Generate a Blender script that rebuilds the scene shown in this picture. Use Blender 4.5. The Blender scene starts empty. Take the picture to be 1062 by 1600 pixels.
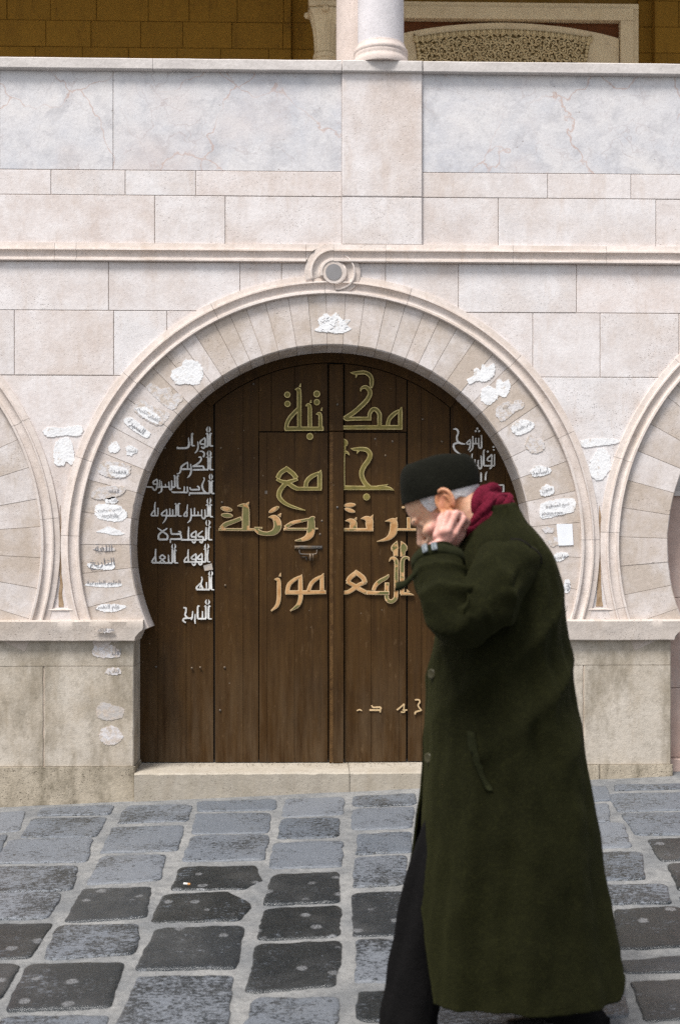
import bpy, bmesh, math, random
from math import sin, cos, pi, radians as RAD, hypot, atan2
from mathutils import Vector as V, Matrix, noise as NZ, geometry as GEO

sc = bpy.context.scene
COL = sc.collection

# ------------------------------------------------------------------ camera
FPX = 2000.0; YAW = RAD(1.5); DW = 5.88; HC = 1.04; HOR = 890.0; U0 = 531.0
CAM = V((-DW * math.tan(YAW), -DW, HC))
cd = bpy.data.cameras.new('camera'); cam = bpy.data.objects.new('camera', cd); COL.objects.link(cam)
cam.location = CAM; cam.rotation_euler = (RAD(90), 0, -YAW)
cd.sensor_fit = 'AUTO'; cd.sensor_width = 36; cd.lens = 36 * FPX / 1600
cd.shift_y = (HOR - 800) / 1600; cd.clip_end = 500
cd.dof.use_dof = True; cd.dof.focus_distance = 5.9; cd.dof.aperture_fstop = 3.6
sc.camera = cam
# ------------------------------------------------------------------ light
w = bpy.data.worlds.new("World"); sc.world = w; w.use_nodes = True
nt = w.node_tree; bg = nt.nodes['Background']
sky = nt.nodes.new('ShaderNodeTexSky'); sky.sky_type = 'NISHITA'; sky.sun_disc = False
SUN_EL, SUN_AZ = RAD(62), RAD(218)      # azimuth measured clockwise from +Y: the sun stands behind the camera
sky.sun_elevation = SUN_EL; sky.sun_rotation = SUN_AZ; sky.dust_density = 3.0; sky.air_density = 1.2
hs = nt.nodes.new('ShaderNodeHueSaturation'); hs.inputs['Saturation'].default_value = 0.42
nt.links.new(sky.outputs[0], hs.inputs['Color']); nt.links.new(hs.outputs[0], bg.inputs[0])
bg.inputs[1].default_value = 0.088
sd = bpy.data.lights.new('sun', 'SUN'); sun = bpy.data.objects.new('sun', sd); COL.objects.link(sun)
sd.energy = 2.4; sd.angle = RAD(18); sd.color = (1, .975, .935)
sun.rotation_euler = (RAD(90) - SUN_EL, 0, pi - SUN_AZ)
sun.location = (0, -6, 9)
sc.view_settings.view_transform = 'Standard'; sc.view_settings.look = 'None'
sc.view_settings.gamma = 1; sc.view_settings.exposure = 1.06
sc.cycles.use_denoising = False      # the little noise left reads as film grain
sc.cycles.max_bounces = 8

# ------------------------------------------------------------------ photo pixel -> place
FW = V((sin(YAW), cos(YAW), 0)); RT = V((cos(YAW), -sin(YAW), 0))
def ray(u, v): return FW + RT * ((u - U0) / FPX) + V((0, 0, (HOR - v) / FPX))
def P(u, v, y=0.0):
    d = ray(u, v); return CAM + d * ((y - CAM.y) / d.y)
GA, GB, GZ = 0.0423, 0.11, 0.024
def gz(x, y): return GZ + GA * x + GB * y
def G(u, v):
    d = ray(u, v)
    t = (GZ + GA * CAM.x + GB * CAM.y - CAM.z) / (d.z - GA * d.x - GB * d.y)
    return CAM + d * t
PX = DW / FPX                # metres per photo pixel on the wall plane
def WX(u): return P(u, 800).x
def WZ(v): return P(531, v).z

# ------------------------------------------------------------------ materials
def lk(nt, a, b): nt.links.new(a, b)
class MT:
    def __init__(s, name, rough=.8, spec=.3):
        s.m = bpy.data.materials.new(name); s.m.use_nodes = True; s.nt = s.m.node_tree
        s.b = s.nt.nodes['Principled BSDF']; s.b.inputs['Roughness'].default_value = rough
        s.b.inputs['Specular IOR Level'].default_value = spec
        s.tc = s.nt.nodes.new('ShaderNodeTexCoord'); s.co = s.tc.outputs['Object']
    def n(s, t, **k):
        x = s.nt.nodes.new(t)
        for a, v in k.items(): setattr(x, a, v)
        return x
    def mapd(s, sx=1, sy=1, sz=1):
        m = s.n('ShaderNodeMapping'); m.inputs['Scale'].default_value = (sx, sy, sz); lk(s.nt, s.co, m.inputs[0]); return m.outputs[0]
    def noise(s, sc_=5, det=4, ro=.55, co=None, dist=0):
        x = s.n('ShaderNodeTexNoise'); x.inputs['Scale'].default_value = sc_; x.inputs['Detail'].default_value = det
        x.inputs['Roughness'].default_value = ro; x.inputs['Distortion'].default_value = dist
        lk(s.nt, co or s.co, x.inputs['Vector']); return x.outputs['Fac']
    def vor(s, sc_=5, feat='F1', co=None, rnd=1):
        x = s.n('ShaderNodeTexVoronoi', feature=feat); x.inputs['Scale'].default_value = sc_
        x.inputs['Randomness'].default_value = rnd
        lk(s.nt, co or s.co, x.inputs['Vector']); return x.outputs['Distance']
    def ramp(s, f, a, b, inv=False):
        x = s.n('ShaderNodeMapRange'); x.inputs[1].default_value = a; x.inputs[2].default_value = b
        x.inputs[3].default_value = 1. if inv else 0.; x.inputs[4].default_value = 0. if inv else 1.
        lk(s.nt, f, x.inputs[0]); return x.outputs[0]
    def math(s, op, a, b):
        x = s.n('ShaderNodeMath', operation=op)
        for i, q in enumerate((a, b)):
            if isinstance(q, (int, float)): x.inputs[i].default_value = q
            else: lk(s.nt, q, x.inputs[i])
        return x.outputs[0]
    def mix(s, f, a, b, mode='MIX'):
        x = s.n('ShaderNodeMix', data_type='RGBA', blend_type=mode)
        if isinstance(f, (int, float)): x.inputs[0].default_value = f
        else: lk(s.nt, f, x.inputs[0])
        for i, q in ((6, a), (7, b)):
            if isinstance(q, tuple): x.inputs[i].default_value = (*q[:3], 1)
            else: lk(s.nt, q, x.inputs[i])
        return x.outputs[2]
    def rand(s): return s.n('ShaderNodeNewGeometry').outputs['Random Per Island']
    def color(s, c):
        if isinstance(c, tuple): s.b.inputs['Base Color'].default_value = (*c, 1)
        else: lk(s.nt, c, s.b.inputs['Base Color'])
    def rough(s, f): lk(s.nt, f, s.b.inputs['Roughness'])
    def bump(s, h, strength=.3, dist=.005):
        x = s.n('ShaderNodeBump'); x.inputs['Strength'].default_value = strength; x.inputs['Distance'].default_value = dist
        lk(s.nt, h, x.inputs['Height']); lk(s.nt, x.outputs[0], s.b.inputs['Normal'])
        return x

def stone(name, ca, cb, stain=(.33, .24, .17), st=(.56, .78), stk=.5, pits=1., grime=None, bscale=1.):
    m = MT(name, .82, .22)
    r = m.rand(); r2 = m.math('FRACT', m.math('MULTIPLY', r, 9.73), 0)
    off = m.n('ShaderNodeVectorMath', operation='ADD'); lk(m.nt, m.co, off.inputs[0])
    sh = m.n('ShaderNodeCombineXYZ'); lk(m.nt, m.math('MULTIPLY', r, 7.), sh.inputs[0]); lk(m.nt, m.math('MULTIPLY', r2, 5.), sh.inputs[2]); lk(m.nt, sh.outputs[0], off.inputs[1])
    oc = off.outputs[0]                       # each block is cut from another piece of stone
    c = m.mix(r, ca, cb)
    c = m.mix(m.math('MULTIPLY', r2, .5), c, tuple(x * .80 for x in ca))
    n1 = m.noise(1.9, 6, .65, oc); n2 = m.noise(8, 7, .68, oc); n3 = m.noise(62, 4, .65, oc); n4 = m.noise(190, 3, .6, oc)
    c = m.mix(m.math('MULTIPLY', m.ramp(n2, .36, .64), .65), c, tuple(min(.8, x * 1.25) for x in cb))
    c = m.mix(m.math('MULTIPLY', m.ramp(n1, st[0], st[1]), stk), c, stain)
    ns = m.noise(5.5, 6, .72, m.mapd(2.2, 1, .55))
    c = m.mix(m.math('MULTIPLY', m.ramp(ns, .53, .70), .8 * stk), c, stain)
    c = m.mix(m.math('MULTIPLY', m.ramp(n3, .50, .72), .20), c, tuple(x * .60 for x in stain))
    c = m.mix(m.math('MULTIPLY', m.ramp(n3, .47, .28), .22), c, tuple(min(.85, x * 1.3) for x in ca))
    c = m.mix(m.math('MULTIPLY', m.ramp(n4, .56, .72), .10 * min(1., pits)), c, tuple(x * .55 for x in stain))
    if grime:
        gn = m.noise(3.6, 8, .74, m.mapd(1.5, 1, .6))
        c = m.mix(m.math('MULTIPLY', m.ramp(gn, .46, .62), grime[1]), c, grime[0])
        c = m.mix(m.math('MULTIPLY', m.ramp(m.noise(24, 6, .75), .52, .66), .5 * grime[1]), c, tuple(x * .6 for x in grime[0]))
    pz = m.noise(5, 4, .65, oc)
    pit = m.math('MULTIPLY', m.ramp(m.vor(105, co=oc), .12, .22, True), m.ramp(pz, .44, .60))
    mp = m.n('ShaderNodeMapping'); mp.inputs['Scale'].default_value = (.7, 1, 1.6); mp.inputs['Rotation'].default_value = (0, .4, 0); lk(m.nt, oc, mp.inputs[0])
    pit2 = m.math('MULTIPLY', m.ramp(m.vor(40, co=mp.outputs[0]), .08, .13, True), m.ramp(m.noise(10, 4, .6, oc), .48, .58))
    r3 = m.math('FRACT', m.math('MULTIPLY', r, 23.3), 0)
    pit = m.math('MULTIPLY', m.math('MAXIMUM', pit, pit2), m.math('ADD', m.math('MULTIPLY', r3, .9), .12))
    c = m.mix(m.math('MULTIPLY', pit, min(.9, .72 * pits)), c, (.12, .085, .06))
    m.color(c)
    h = m.math('SUBTRACT', m.math('ADD', m.math('ADD', m.math('MULTIPLY', n3, .4), m.math('MULTIPLY', n4, .22)), m.math('MULTIPLY', n2, .55)), m.math('MULTIPLY', pit, .9 * pits))
    m.bump(h, .40 * bscale, .006)
    return m.m

M = {}
M['wall'] = stone('facade_stone', (.625, .545, .51), (.605, .58, .58), stain=(.50, .405, .345), st=(.46, .66), stk=.55)
M['ring'] = stone('voussoir_stone', (.57, .49, .445), (.565, .53, .52), stain=(.42, .345, .28), st=(.43, .57), stk=.8)
M['mould'] = stone('moulding_stone', (.60, .515, .465), (.58, .52, .485), stain=(.45, .35, .27), st=(.48, .7), stk=.5, pits=.6)
M['pier'] = stone('pier_stone', (.465, .41, .34), (.445, .40, .345), stain=(.33, .265, .185), st=(.46, .68), stk=.6, grime=((.205, .172, .125), .7), bscale=1.6)
M['ledge'] = stone('impost_stone', (.50, .435, .385), (.485, .435, .395), stain=(.37, .30, .235), st=(.46, .68), stk=.5, bscale=1.2)
M['base'] = stone('plinth_stone', (.37, .32, .245), (.40, .345, .27), stain=(.24, .20, .145), st=(.45, .65), stk=.6, pits=1.5, grime=((.155, .13, .09), .85), bscale=2.4)
M['sill'] = stone('doorstep_stone', (.375, .335, .28), (.33, .295, .245), stain=(.29, .24, .18), stk=.6, pits=1.2, grime=((.3, .26, .2), .5), bscale=1.6)
M['pink'] = stone('pink_infill_stone', (.44, .31, .26), (.42, .32, .28), stain=(.5, .46, .43), stk=.5)
M['joint'] = stone('mortar_joint', (.45, .365, .295), (.45, .365, .295), stain=(.30, .235, .17), stk=.5)
M['column'] = stone('column_stone', (.56, .53, .54), (.56, .53, .54), stain=(.46, .44, .44), stk=.45, pits=.9)
M['column_pink'] = stone('rear_column_stone', (.55, .47, .43), (.55, .47, .43), stain=(.48, .39, .33), stk=.5)
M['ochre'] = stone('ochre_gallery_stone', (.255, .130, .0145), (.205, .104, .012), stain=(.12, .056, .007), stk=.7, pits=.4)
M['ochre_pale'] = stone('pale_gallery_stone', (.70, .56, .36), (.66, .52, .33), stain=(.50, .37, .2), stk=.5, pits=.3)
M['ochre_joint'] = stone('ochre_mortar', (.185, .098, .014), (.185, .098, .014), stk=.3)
M['relief'] = stone('carved_relief_stone', (.66, .53, .31), (.60, .47, .26), stain=(.35, .25, .12), stk=.7, pits=.3)
M['relief_back'] = stone('shaded_relief_ground', (.15, .10, .035), (.15, .10, .035), stk=.3)  # ground of the carving, its colour darkened for the shade between the scrolls
M['redwood'] = stone('red_brown_panel', (.12, .04, .012), (.12, .04, .012), stain=(.07, .025, .01), stk=.4, pits=0)

def marble():
    m = MT('grey_marble', .42, .4)
    r = m.rand()
    c = m.mix(m.ramp(m.noise(2.6, 6, .62, dist=.6), .35, .68), (.49, .49, .52), (.65, .615, .60))
    c = m.mix(m.math('MULTIPLY', m.ramp(m.noise(20, 7, .72), .44, .64), .5), c, (.68, .66, .66))
    c = m.mix(m.math('MULTIPLY', m.ramp(m.noise(9, 7, .74, dist=.5), .50, .66), .7), c, (.40, .39, .405))
    c = m.mix(m.math('MULTIPLY', m.ramp(m.noise(110, 3, .6), .5, .7), .3), c, (.36, .33, .33))
    wob = m.n('ShaderNodeTexNoise'); wob.inputs['Scale'].default_value = 3; wob.inputs['Detail'].default_value = 6; lk(m.nt, m.co, wob.inputs['Vector'])
    va = m.n('ShaderNodeVectorMath', operation='MULTIPLY_ADD'); va.inputs[1].default_value = (.5, .5, .5)
    lk(m.nt, wob.outputs['Color'], va.inputs[0]); lk(m.nt, m.co, va.inputs[2])
    e = m.vor(2.3, 'DISTANCE_TO_EDGE', va.outputs[0]); e2 = m.vor(6.5, 'DISTANCE_TO_EDGE', va.outputs[0])
    vein = m.math('MULTIPLY', m.ramp(e, .0, .012, True), m.ramp(m.noise(2.2, 3), .43, .56))
    c = m.mix(m.math('MULTIPLY', vein, .62), c, (.42, .25, .18))
    c = m.mix(m.math('MULTIPLY', m.ramp(e2, 0, .02, True), m.math('MULTIPLY', m.ramp(m.noise(3.1, 2), .42, .6), .55)), c, (.38, .32, .31))
    c = m.mix(m.math('MULTIPLY', m.ramp(m.noise(1.5, 3), .52, .7), .45), c, (.56, .44, .385))
    chip = m.math('MULTIPLY', m.ramp(m.vor(26, co=m.mapd(.8, 1, 1.5)), .06, .1, True), m.ramp(m.noise(9, 2), .55, .63))
    c = m.mix(m.math('MULTIPLY', chip, .8), c, (.16, .11, .08))
    m.color(c); m.bump(m.math('SUBTRACT', m.noise(60, 3), chip), .22, .004)
    return m.m
M['marble'] = marble()

def coping_mat():
    m = MT('coping_stone', .7, .3)
    c = m.mix(m.ramp(m.noise(5, 5, .65, m.mapd(1, 1, 3)), .4, .7), (.50, .46, .44), (.62, .575, .55))
    c = m.mix(m.math('MULTIPLY', m.ramp(m.noise(60, 3), .4, .7), .35), c, (.36, .33, .30))
    m.color(c); m.bump(m.noise(70, 3), .3, .004); return m.m
M['coping'] = coping_mat()

def wood():
    m = MT('dark_painted_wood', .62, .14)
    g = m.mapd(26, 26, 1.6)
    grain = m.noise(1.5, 7, .68, g)
    c = m.mix(m.rand(), (.043, .0195, .0044), (.030, .0135, .003))
    c = m.mix(m.ramp(grain, .35, .72), c, (.062, .030, .0072))
    c = m.mix(m.math('MULTIPLY', m.ramp(m.noise(2.2, 6, .7), .45, .72), .6), c, (.017, .0085, .003))
    wear = m.math('MULTIPLY', m.ramp(m.noise(3.4, 8, .78, m.mapd(3, 3, 1)), .60, .74), .4)
    c = m.mix(wear, c, (.15, .09, .04))
    c = m.mix(m.math('MULTIPLY', m.ramp(m.noise(60, 6, .75, m.mapd(1, 1, .25)), .60, .72), .5), c, (.16, .10, .05))
    sp = m.math('MULTIPLY', m.ramp(m.vor(30), .05, .09, True), m.ramp(m.noise(4, 4, .7), .58, .66))
    c = m.mix(m.math('MULTIPLY', sp, .8), c, (.42, .36, .28))
    sx = m.n('ShaderNodeSeparateXYZ'); lk(m.nt, m.co, sx.inputs[0])     # the foot of the boards is scuffed bare
    sc_ = m.math('MULTIPLY', m.ramp(sx.outputs[2], .75, .15), m.ramp(m.math('ADD', m.noise(3, 5, .7, m.mapd(6, 1, .8)), m.math('MULTIPLY', grain, .35)), .55, .85))
    c = m.mix(m.math('MULTIPLY', sc_, .55), c, (.105, .072, .042))
    m.color(c); m.rough(m.math('ADD', m.math('MULTIPLY', grain, .25), .48))
    m.bump(m.math('ADD', grain, m.math('MULTIPLY', m.noise(40, 3), .4)), .3, .003); return m.m
M['wood'] = wood()
def simple(name, c, rough=.7, c2=None, nsc=8, bump=.2, metal=0, spec=.3, bs=60):
    m = MT(name, rough, spec)
    m.color(m.mix(m.ramp(m.noise(nsc, 5, .6), .38, .66), c, c2 or tuple(x * .75 for x in c)))
    m.b.inputs['Metallic'].default_value = metal
    if bump: m.bump(m.noise(bs, 4), bump, .003)
    return m.m
M['gold'] = simple('brass_letter_edge', (.60, .48, .22), .38, (.34, .26, .09), 20, .15, .45)
M['rim'] = simple('bare_wood_letter_edge', (.60, .42, .24), .5, (.42, .31, .16), 14, .15)
M['olive'] = simple('olive_letter_paint', (.185, .145, .033), .6, (.105, .088, .022), 18, .25)
def peel(name, lo, hi):
    m = MT(name, .6, .3)
    gcol = m.mix(m.ramp(m.noise(22, 4), .35, .65), (.095, .095, .028), (.15, .13, .045))
    ocol = m.mix(m.ramp(m.noise(26, 4), .4, .65), (.47, .275, .125), (.36, .18, .062))
    c = m.mix(m.ramp(m.noise(8.5, 5, .6), lo, hi), gcol, ocol)
    m.color(c); m.bump(m.noise(60, 3), .3, .002); return m.m
M['peel'] = peel('peeling_letter_paint', .505, .53)
M['peel_most'] = peel('peeled_orange_letter', .33, .37)
M['white_letter'] = simple('white_letter_paint', (.72, .71, .69), .5, (.50, .48, .45), 30, .1)
M['worn_wood'] = simple('worn_bare_wood', (.17, .09, .03), .6, (.07, .033, .009), 30, .3)
M['iron'] = simple('rusted_iron', (.11, .10, .09), .5, (.17, .12, .075), 25, .4, .6)
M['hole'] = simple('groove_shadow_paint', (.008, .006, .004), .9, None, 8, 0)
def plaster(name, a, b, thin=.5):
    m = MT(name, .8, .2)
    c = m.mix(m.ramp(m.noise(11, 6, .7), .4, .66), a, b)
    c = m.mix(m.math('MULTIPLY', m.ramp(m.noise(45, 5, .7), .56, .7), .6), c, (.45, .42, .41))
    # worn thin: the stone shows through
    c = m.mix(m.math('MULTIPLY', m.ramp(m.noise(30, 7, .78), .62 - thin * .2, .70 - thin * .2), .85), c, (.47, .395, .33))
    m.color(c); m.bump(m.math('ADD', m.noise(28, 5, .7), m.noise(90, 3)), .4, .005); return m.m
M['white'] = plaster('white_plaster', (.76, .755, .76), (.66, .655, .66), .3)
M['greyw'] = plaster('thin_grey_whitewash', (.60, .575, .575), (.53, .49, .475), .75)
M['faint'] = plaster('faint_old_whitewash', (.44, .41, .39), (.37, .33, .29), .7)
M['ink'] = simple('faded_black_paint', (.09, .09, .105), .7, (.24, .235, .24), 60, 0)
M['paper'] = simple('white_paper', (.76, .77, .80), .6, (.70, .71, .74), 10, .1)
M['disc'] = simple('grey_disc_inlay', (.235, .225, .225), .5, (.21, .20, .20), 12, .1)

def paving():
    m = MT('basalt_paving', .5, .5)
    r = m.rand(); r2 = m.math('FRACT', m.math('MULTIPLY', r, 7.31), 0)
    off = m.n('ShaderNodeVectorMath', operation='ADD'); lk(m.nt, m.co, off.inputs[0])
    sh = m.n('ShaderNodeCombineXYZ'); lk(m.nt, m.math('MULTIPLY', r, 9.), sh.inputs[0]); lk(m.nt, m.math('MULTIPLY', r2, 7.), sh.inputs[1]); lk(m.nt, sh.outputs[0], off.inputs[1]); oc = off.outputs[0]
    def mp(x, y):
        q = m.n('ShaderNodeMapping'); q.inputs['Scale'].default_value = (x, y, 1); lk(m.nt, oc, q.inputs[0]); return q.outputs[0]
    dark = m.mix(r2, (.007, .0095, .0105), (.018, .0225, .027))
    lite = m.mix(r2, (.080, .093, .112), (.135, .146, .165))
    st = m.noise(85, 5, .72, mp(.6, 1.2), .5); fi = m.noise(210, 4, .7, oc); bl = m.noise(5, 5, .65, oc)
    tn = m.n('ShaderNodeAttribute', attribute_name='tone').outputs['Fac']
    lim = m.math('SUBTRACT', .625, m.math('MULTIPLY', tn, .27))
    d = m.math('SUBTRACT', m.math('ADD', m.math('ADD', m.math('MULTIPLY', st, .75), m.math('MULTIPLY', fi, .25)), m.math('MULTIPLY', m.math('SUBTRACT', bl, .5), .45)), lim)
    f = m.ramp(d, -.03, .05)
    c = m.mix(f, dark, lite)
    blo = m.math('MULTIPLY', m.ramp(m.math('ADD', m.vor(9.0, co=oc), m.math('MULTIPLY', m.noise(40, 4, .7, oc), .22)), .25, .31, True), m.math('MULTIPLY', m.ramp(tn, .15, .08, False), m.ramp(fi, .40, .55)))
    c = m.mix(m.math('MULTIPLY', blo, .85), c, (.19, .195, .205))
    c = m.mix(m.math('MULTIPLY', m.ramp(fi, .56, .66), m.math('ADD', m.math('MULTIPLY', tn, 1.0), .12)), c, (.22, .232, .255))
    c = m.mix(m.math('MULTIPLY', m.ramp(m.noise(3.2, 5, .65), .5, .7), .16), c, (.15, .148, .145))
    m.color(c); m.rough(m.math('ADD', m.math('MULTIPLY', f, .26), .20))
    m.bump(m.math('ADD', m.math('MULTIPLY', m.noise(15, 5, .65, oc), .9), m.math('ADD', m.math('MULTIPLY', st, .7), m.math('MULTIPLY', fi, .45))), .6, .007); return m.m
M['basalt'] = paving()
def mortar():
    m = MT('pale_mortar', .85, .25)
    c = m.mix(m.ramp(m.noise(4, 6, .65), .38, .64), (.145, .149, .153), (.240, .237, .230))
    c = m.mix(m.math('MULTIPLY', m.ramp(m.noise(35, 5, .7), .45, .7), .5), c, (.06, .061, .064))
    c = m.mix(m.math('MULTIPLY', m.ramp(m.vor(120), .1, .2, True), .5), c, (.12, .12, .12))
    m.color(c); m.bump(m.math('ADD', m.noise(70, 6, .7), m.noise(14, 5)), .8, .010); return m.m
M['mortar'] = mortar()

def wool(name, a, b, sheen=.25, fine=420):
    m = MT(name, .95, .1)
    c = m.mix(m.ramp(m.noise(fine, 2, .6), .38, .64), a, b)
    c = m.mix(m.math('MULTIPLY', m.ramp(m.noise(3.5, 5, .65), .42, .68), .45), c, tuple(x * .6 for x in a))
    c = m.mix(m.math('MULTIPLY', m.ramp(m.noise(75, 5, .7), .5, .66), .5), c, tuple(x * 1.25 for x in b))
    lint = m.math('MULTIPLY', m.ramp(m.vor(55), .035, .06, True), m.ramp(m.noise(6, 2), .55, .62))
    c = m.mix(m.math('MULTIPLY', lint, .35), c, tuple(x * 6 for x in b))
    m.color(c); m.b.inputs['Sheen Weight'].default_value = sheen; m.b.inputs['Sheen Roughness'].default_value = .6
    m.b.inputs['Sheen Tint'].default_value = (*[min(1, x * 12) for x in b], 1)
    m.bump(m.math('ADD', m.noise(fine * .7, 3), m.math('ADD', m.math('MULTIPLY', m.noise(28, 5, .65), 1.8), m.math('MULTIPLY', m.noise(9, 4), 2.5))), .5, .004); return m.m
M['coat'] = wool('olive_wool', (.0038, .0040, .0007), (.0105, .0106, .0026), .15)
M['strap'] = wool('olive_strap_wool', (.009, .010, .0034), (.0155, .0165, .006), .05)
M['lining'] = wool('black_lining', (.008, .007, .006), (.012, .010, .009), .05)
M['trouser'] = wool('charcoal_trouser_cloth', (.0030, .0027, .0028), (.0058, .0052, .0052), .02)
M['hat'] = wool('black_felt', (.0036, .0036, .0022), (.0066, .0066, .0042), .06)
M['scarf'] = wool('crimson_knit', (.062, .0036, .010), (.125, .009, .023), .06, 300)
M['leather'] = simple('black_leather', (.012, .011, .010), .4, None, 8, .2)
M['buckle'] = simple('dull_grey_buckle', (.17, .19, .205), .45, (.12, .13, .14), 12, .05)
M['horn'] = simple('olive_horn_button', (.05, .045, .022), .35, (.03, .026, .012), 30, .05)
def skin():
    m = MT('skin', .5, .3)
    at = m.n('ShaderNodeAttribute', attribute_name='flush'); sp = m.n('ShaderNodeSeparateColor'); lk(m.nt, at.outputs['Color'], sp.inputs[0])
    c = m.mix(m.ramp(m.noise(14, 4), .35, .65), (.56, .325, .205), (.64, .40, .28))
    c = m.mix(sp.outputs[0], c, (.38, .15, .062)); c = m.mix(sp.outputs[1], c, (.57, .295, .25))
    c = m.mix(m.math('MULTIPLY', m.ramp(m.noise(42, 4, .65), .5, .66), .45), c, (.44, .17, .12))
    m.color(c); m.b.inputs['Subsurface Weight'].default_value = .10; m.b.inputs['Subsurface Radius'].default_value = (.012, .005, .003)
    m.b.inputs['Subsurface Scale'].default_value = .3
    m.bump(m.math('ADD', m.noise(160, 3), m.math('MULTIPLY', m.noise(50, 4), 1.5)), .3, .003); return m.m
M['skin'] = skin()
def hairmat():
    m = MT('grey_hair', .6, .3)
    c = m.mix(m.ramp(m.noise(60, 3, .6, m.mapd(1, 1, 3)), .35, .65), (.40, .38, .37), (.66, .65, .66))
    m.color(c); m.bump(m.noise(140, 3, .6, m.mapd(1, 1, 3)), .6, .004); return m.m
M['hair'] = hairmat()
M['brow'] = simple('dark_grey_brow_hair', (.10, .075, .06), .8, (.05, .038, .03), 80, .3)
M['eye'] = simple('socket_shaded_eye', (.10, .07, .055), .7, None, 8, 0)  # eyeball coloured dark to carry the shade of the socket
M['iris'] = simple('dark_iris', (.02, .012, .008), .6, None, 8, 0)

# ------------------------------------------------------------------ builders
class MB:
    def __init__(s): s.v = []; s.f = []; s.mi = []
    def add(s, vs, fs, mi=0):
        o = len(s.v); s.v += [tuple(x) for x in vs]
        for f in fs: s.f.append([i + o for i in f]); s.mi.append(mi)
    def box(s, x0, x1, y0, y1, z0, z1, mi=0):
        s.add([(x, y, z) for x in (x0, x1) for y in (y0, y1) for z in (z0, z1)],
              [(0, 1, 3, 2), (4, 6, 7, 5), (0, 4, 5, 1), (2, 3, 7, 6), (0, 2, 6, 4), (1, 5, 7, 3)], mi)
    def block(s, x0, x1, z0, z1, yf, yb, ch=.003, mi=0):
        q = [(x0, z0), (x1, z0), (x1, z1), (x0, z1)]
        i = [(x0 + ch, z0 + ch), (x1 - ch, z0 + ch), (x1 - ch, z1 - ch), (x0 + ch, z1 - ch)]
        vs = [(x, yf, z) for x, z in i] + [(x, yf + ch, z) for x, z in q] + [(x, yb, z) for x, z in q]
        fs = [(0, 1, 2, 3)]
        for k in range(4):
            n = (k + 1) % 4; fs += [(4 + k, 4 + n, n, k), (8 + k, 8 + n, 4 + n, 4 + k)]
        fs.append((11, 10, 9, 8)); s.add(vs, fs, mi)
    def grid(s, rows, closed=False, mi=0, caps=False):
        nr, nc = len(rows), len(rows[0]); vs = [p for r in rows for p in r]; fs = []
        for i in range(nr - 1):
            for j in range(nc if closed else nc - 1):
                k = (j + 1) % nc
                fs.append((i * nc + j, i * nc + k, (i + 1) * nc + k, (i + 1) * nc + j))
        if caps: fs += [tuple(reversed(range(nc))), tuple((nr - 1) * nc + j for j in range(nc))]
        s.add(vs, fs, mi)
    def prism(s, poly, y0, y1, mi=0, holes=()):
        """poly: (x,z) outline, front at y0"""
        loops = [[V((x, 0, z)) for x, z in l] for l in [poly, *holes]]
        flat = [p for l in loops for p in l]; n = len(flat)
        tri = GEO.tessellate_polygon([[V((p.x, p.z, 0)) for p in l] for l in loops])
        vs = [(p.x, y0, p.z) for p in flat] + [(p.x, y1, p.z) for p in flat]
        fs = [tuple(t) for t in tri] + [tuple(i + n for i in reversed(t)) for t in tri]
        o = 0
        for l in loops:
            for k in range(len(l)):
                a, b = o + k, o + (k + 1) % len(l); fs.append((a, b, b + n, a + n))
            o += len(l)
        s.add(vs, fs, mi)
    def tube(s, pts, rad, seg=10, mi=0, caps=True):
        pts = [V(p) for p in pts]; rows = []
        up = None
        for i, p in enumerate(pts):
            t = (pts[min(i + 1, len(pts) - 1)] - pts[max(i - 1, 0)]).normalized()
            if up is None:
                up = V((0, 0, 1)) if abs(t.z) < .9 else V((1, 0, 0))
            a = (up - t * up.dot(t)).normalized(); b = t.cross(a); up = a
            r = rad[i] if isinstance(rad, (list, tuple)) else rad
            rows.append([p + (a * cos(q) + b * sin(q)) * r for q in [2 * pi * k / seg for k in range(seg)]])
        s.grid(rows, True, mi, caps)
    def ball(s, c, r, seg=16, mi=0, rot=None):
        c = V(c); r = r if isinstance(r, (tuple, list)) else (r, r, r); rows = []
        for i in range(1, seg // 2):
            a = pi * i / (seg // 2)
            rr = []
            for j in range(seg):
                q = 2 * pi * j / seg; p = V((r[0] * sin(a) * cos(q), r[1] * sin(a) * sin(q), r[2] * cos(a)))
                if rot: p = rot @ p
                rr.append(c + p)
            rows.append(rr)
        top = V((0, 0, r[2])); bot = V((0, 0, -r[2]))
        if rot: top = rot @ top; bot = rot @ bot
        n = len(rows); vs = [p for x in rows for p in x] + [c + top, c + bot]; fs = []
        for i in range(n - 1):
            for j in range(seg):
                k = (j + 1) % seg; fs.append((i * seg + j, (i + 1) * seg + j, (i + 1) * seg + k, i * seg + k))
        for j in range(seg):
            k = (j + 1) % seg; fs += [(n * seg, j, k), (n * seg + 1, (n - 1) * seg + k, (n - 1) * seg + j)]
        s.add(vs, fs, mi)
    def lathe(s, c, prof, seg=48, mi=0):
        c = V(c); s.grid([[c + V((r * cos(q), r * sin(q), z)) for q in [2 * pi * k / seg for k in range(seg)]] for r, z in prof], True, mi, True)
    def mesh(s, name):
        me = bpy.data.meshes.new(name); me.from_pydata(s.v, [], s.f); me.update()
        bm = bmesh.new(); bm.from_mesh(me); bmesh.ops.recalc_face_normals(bm, faces=bm.faces); bm.to_mesh(me); bm.free()
        return me

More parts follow.
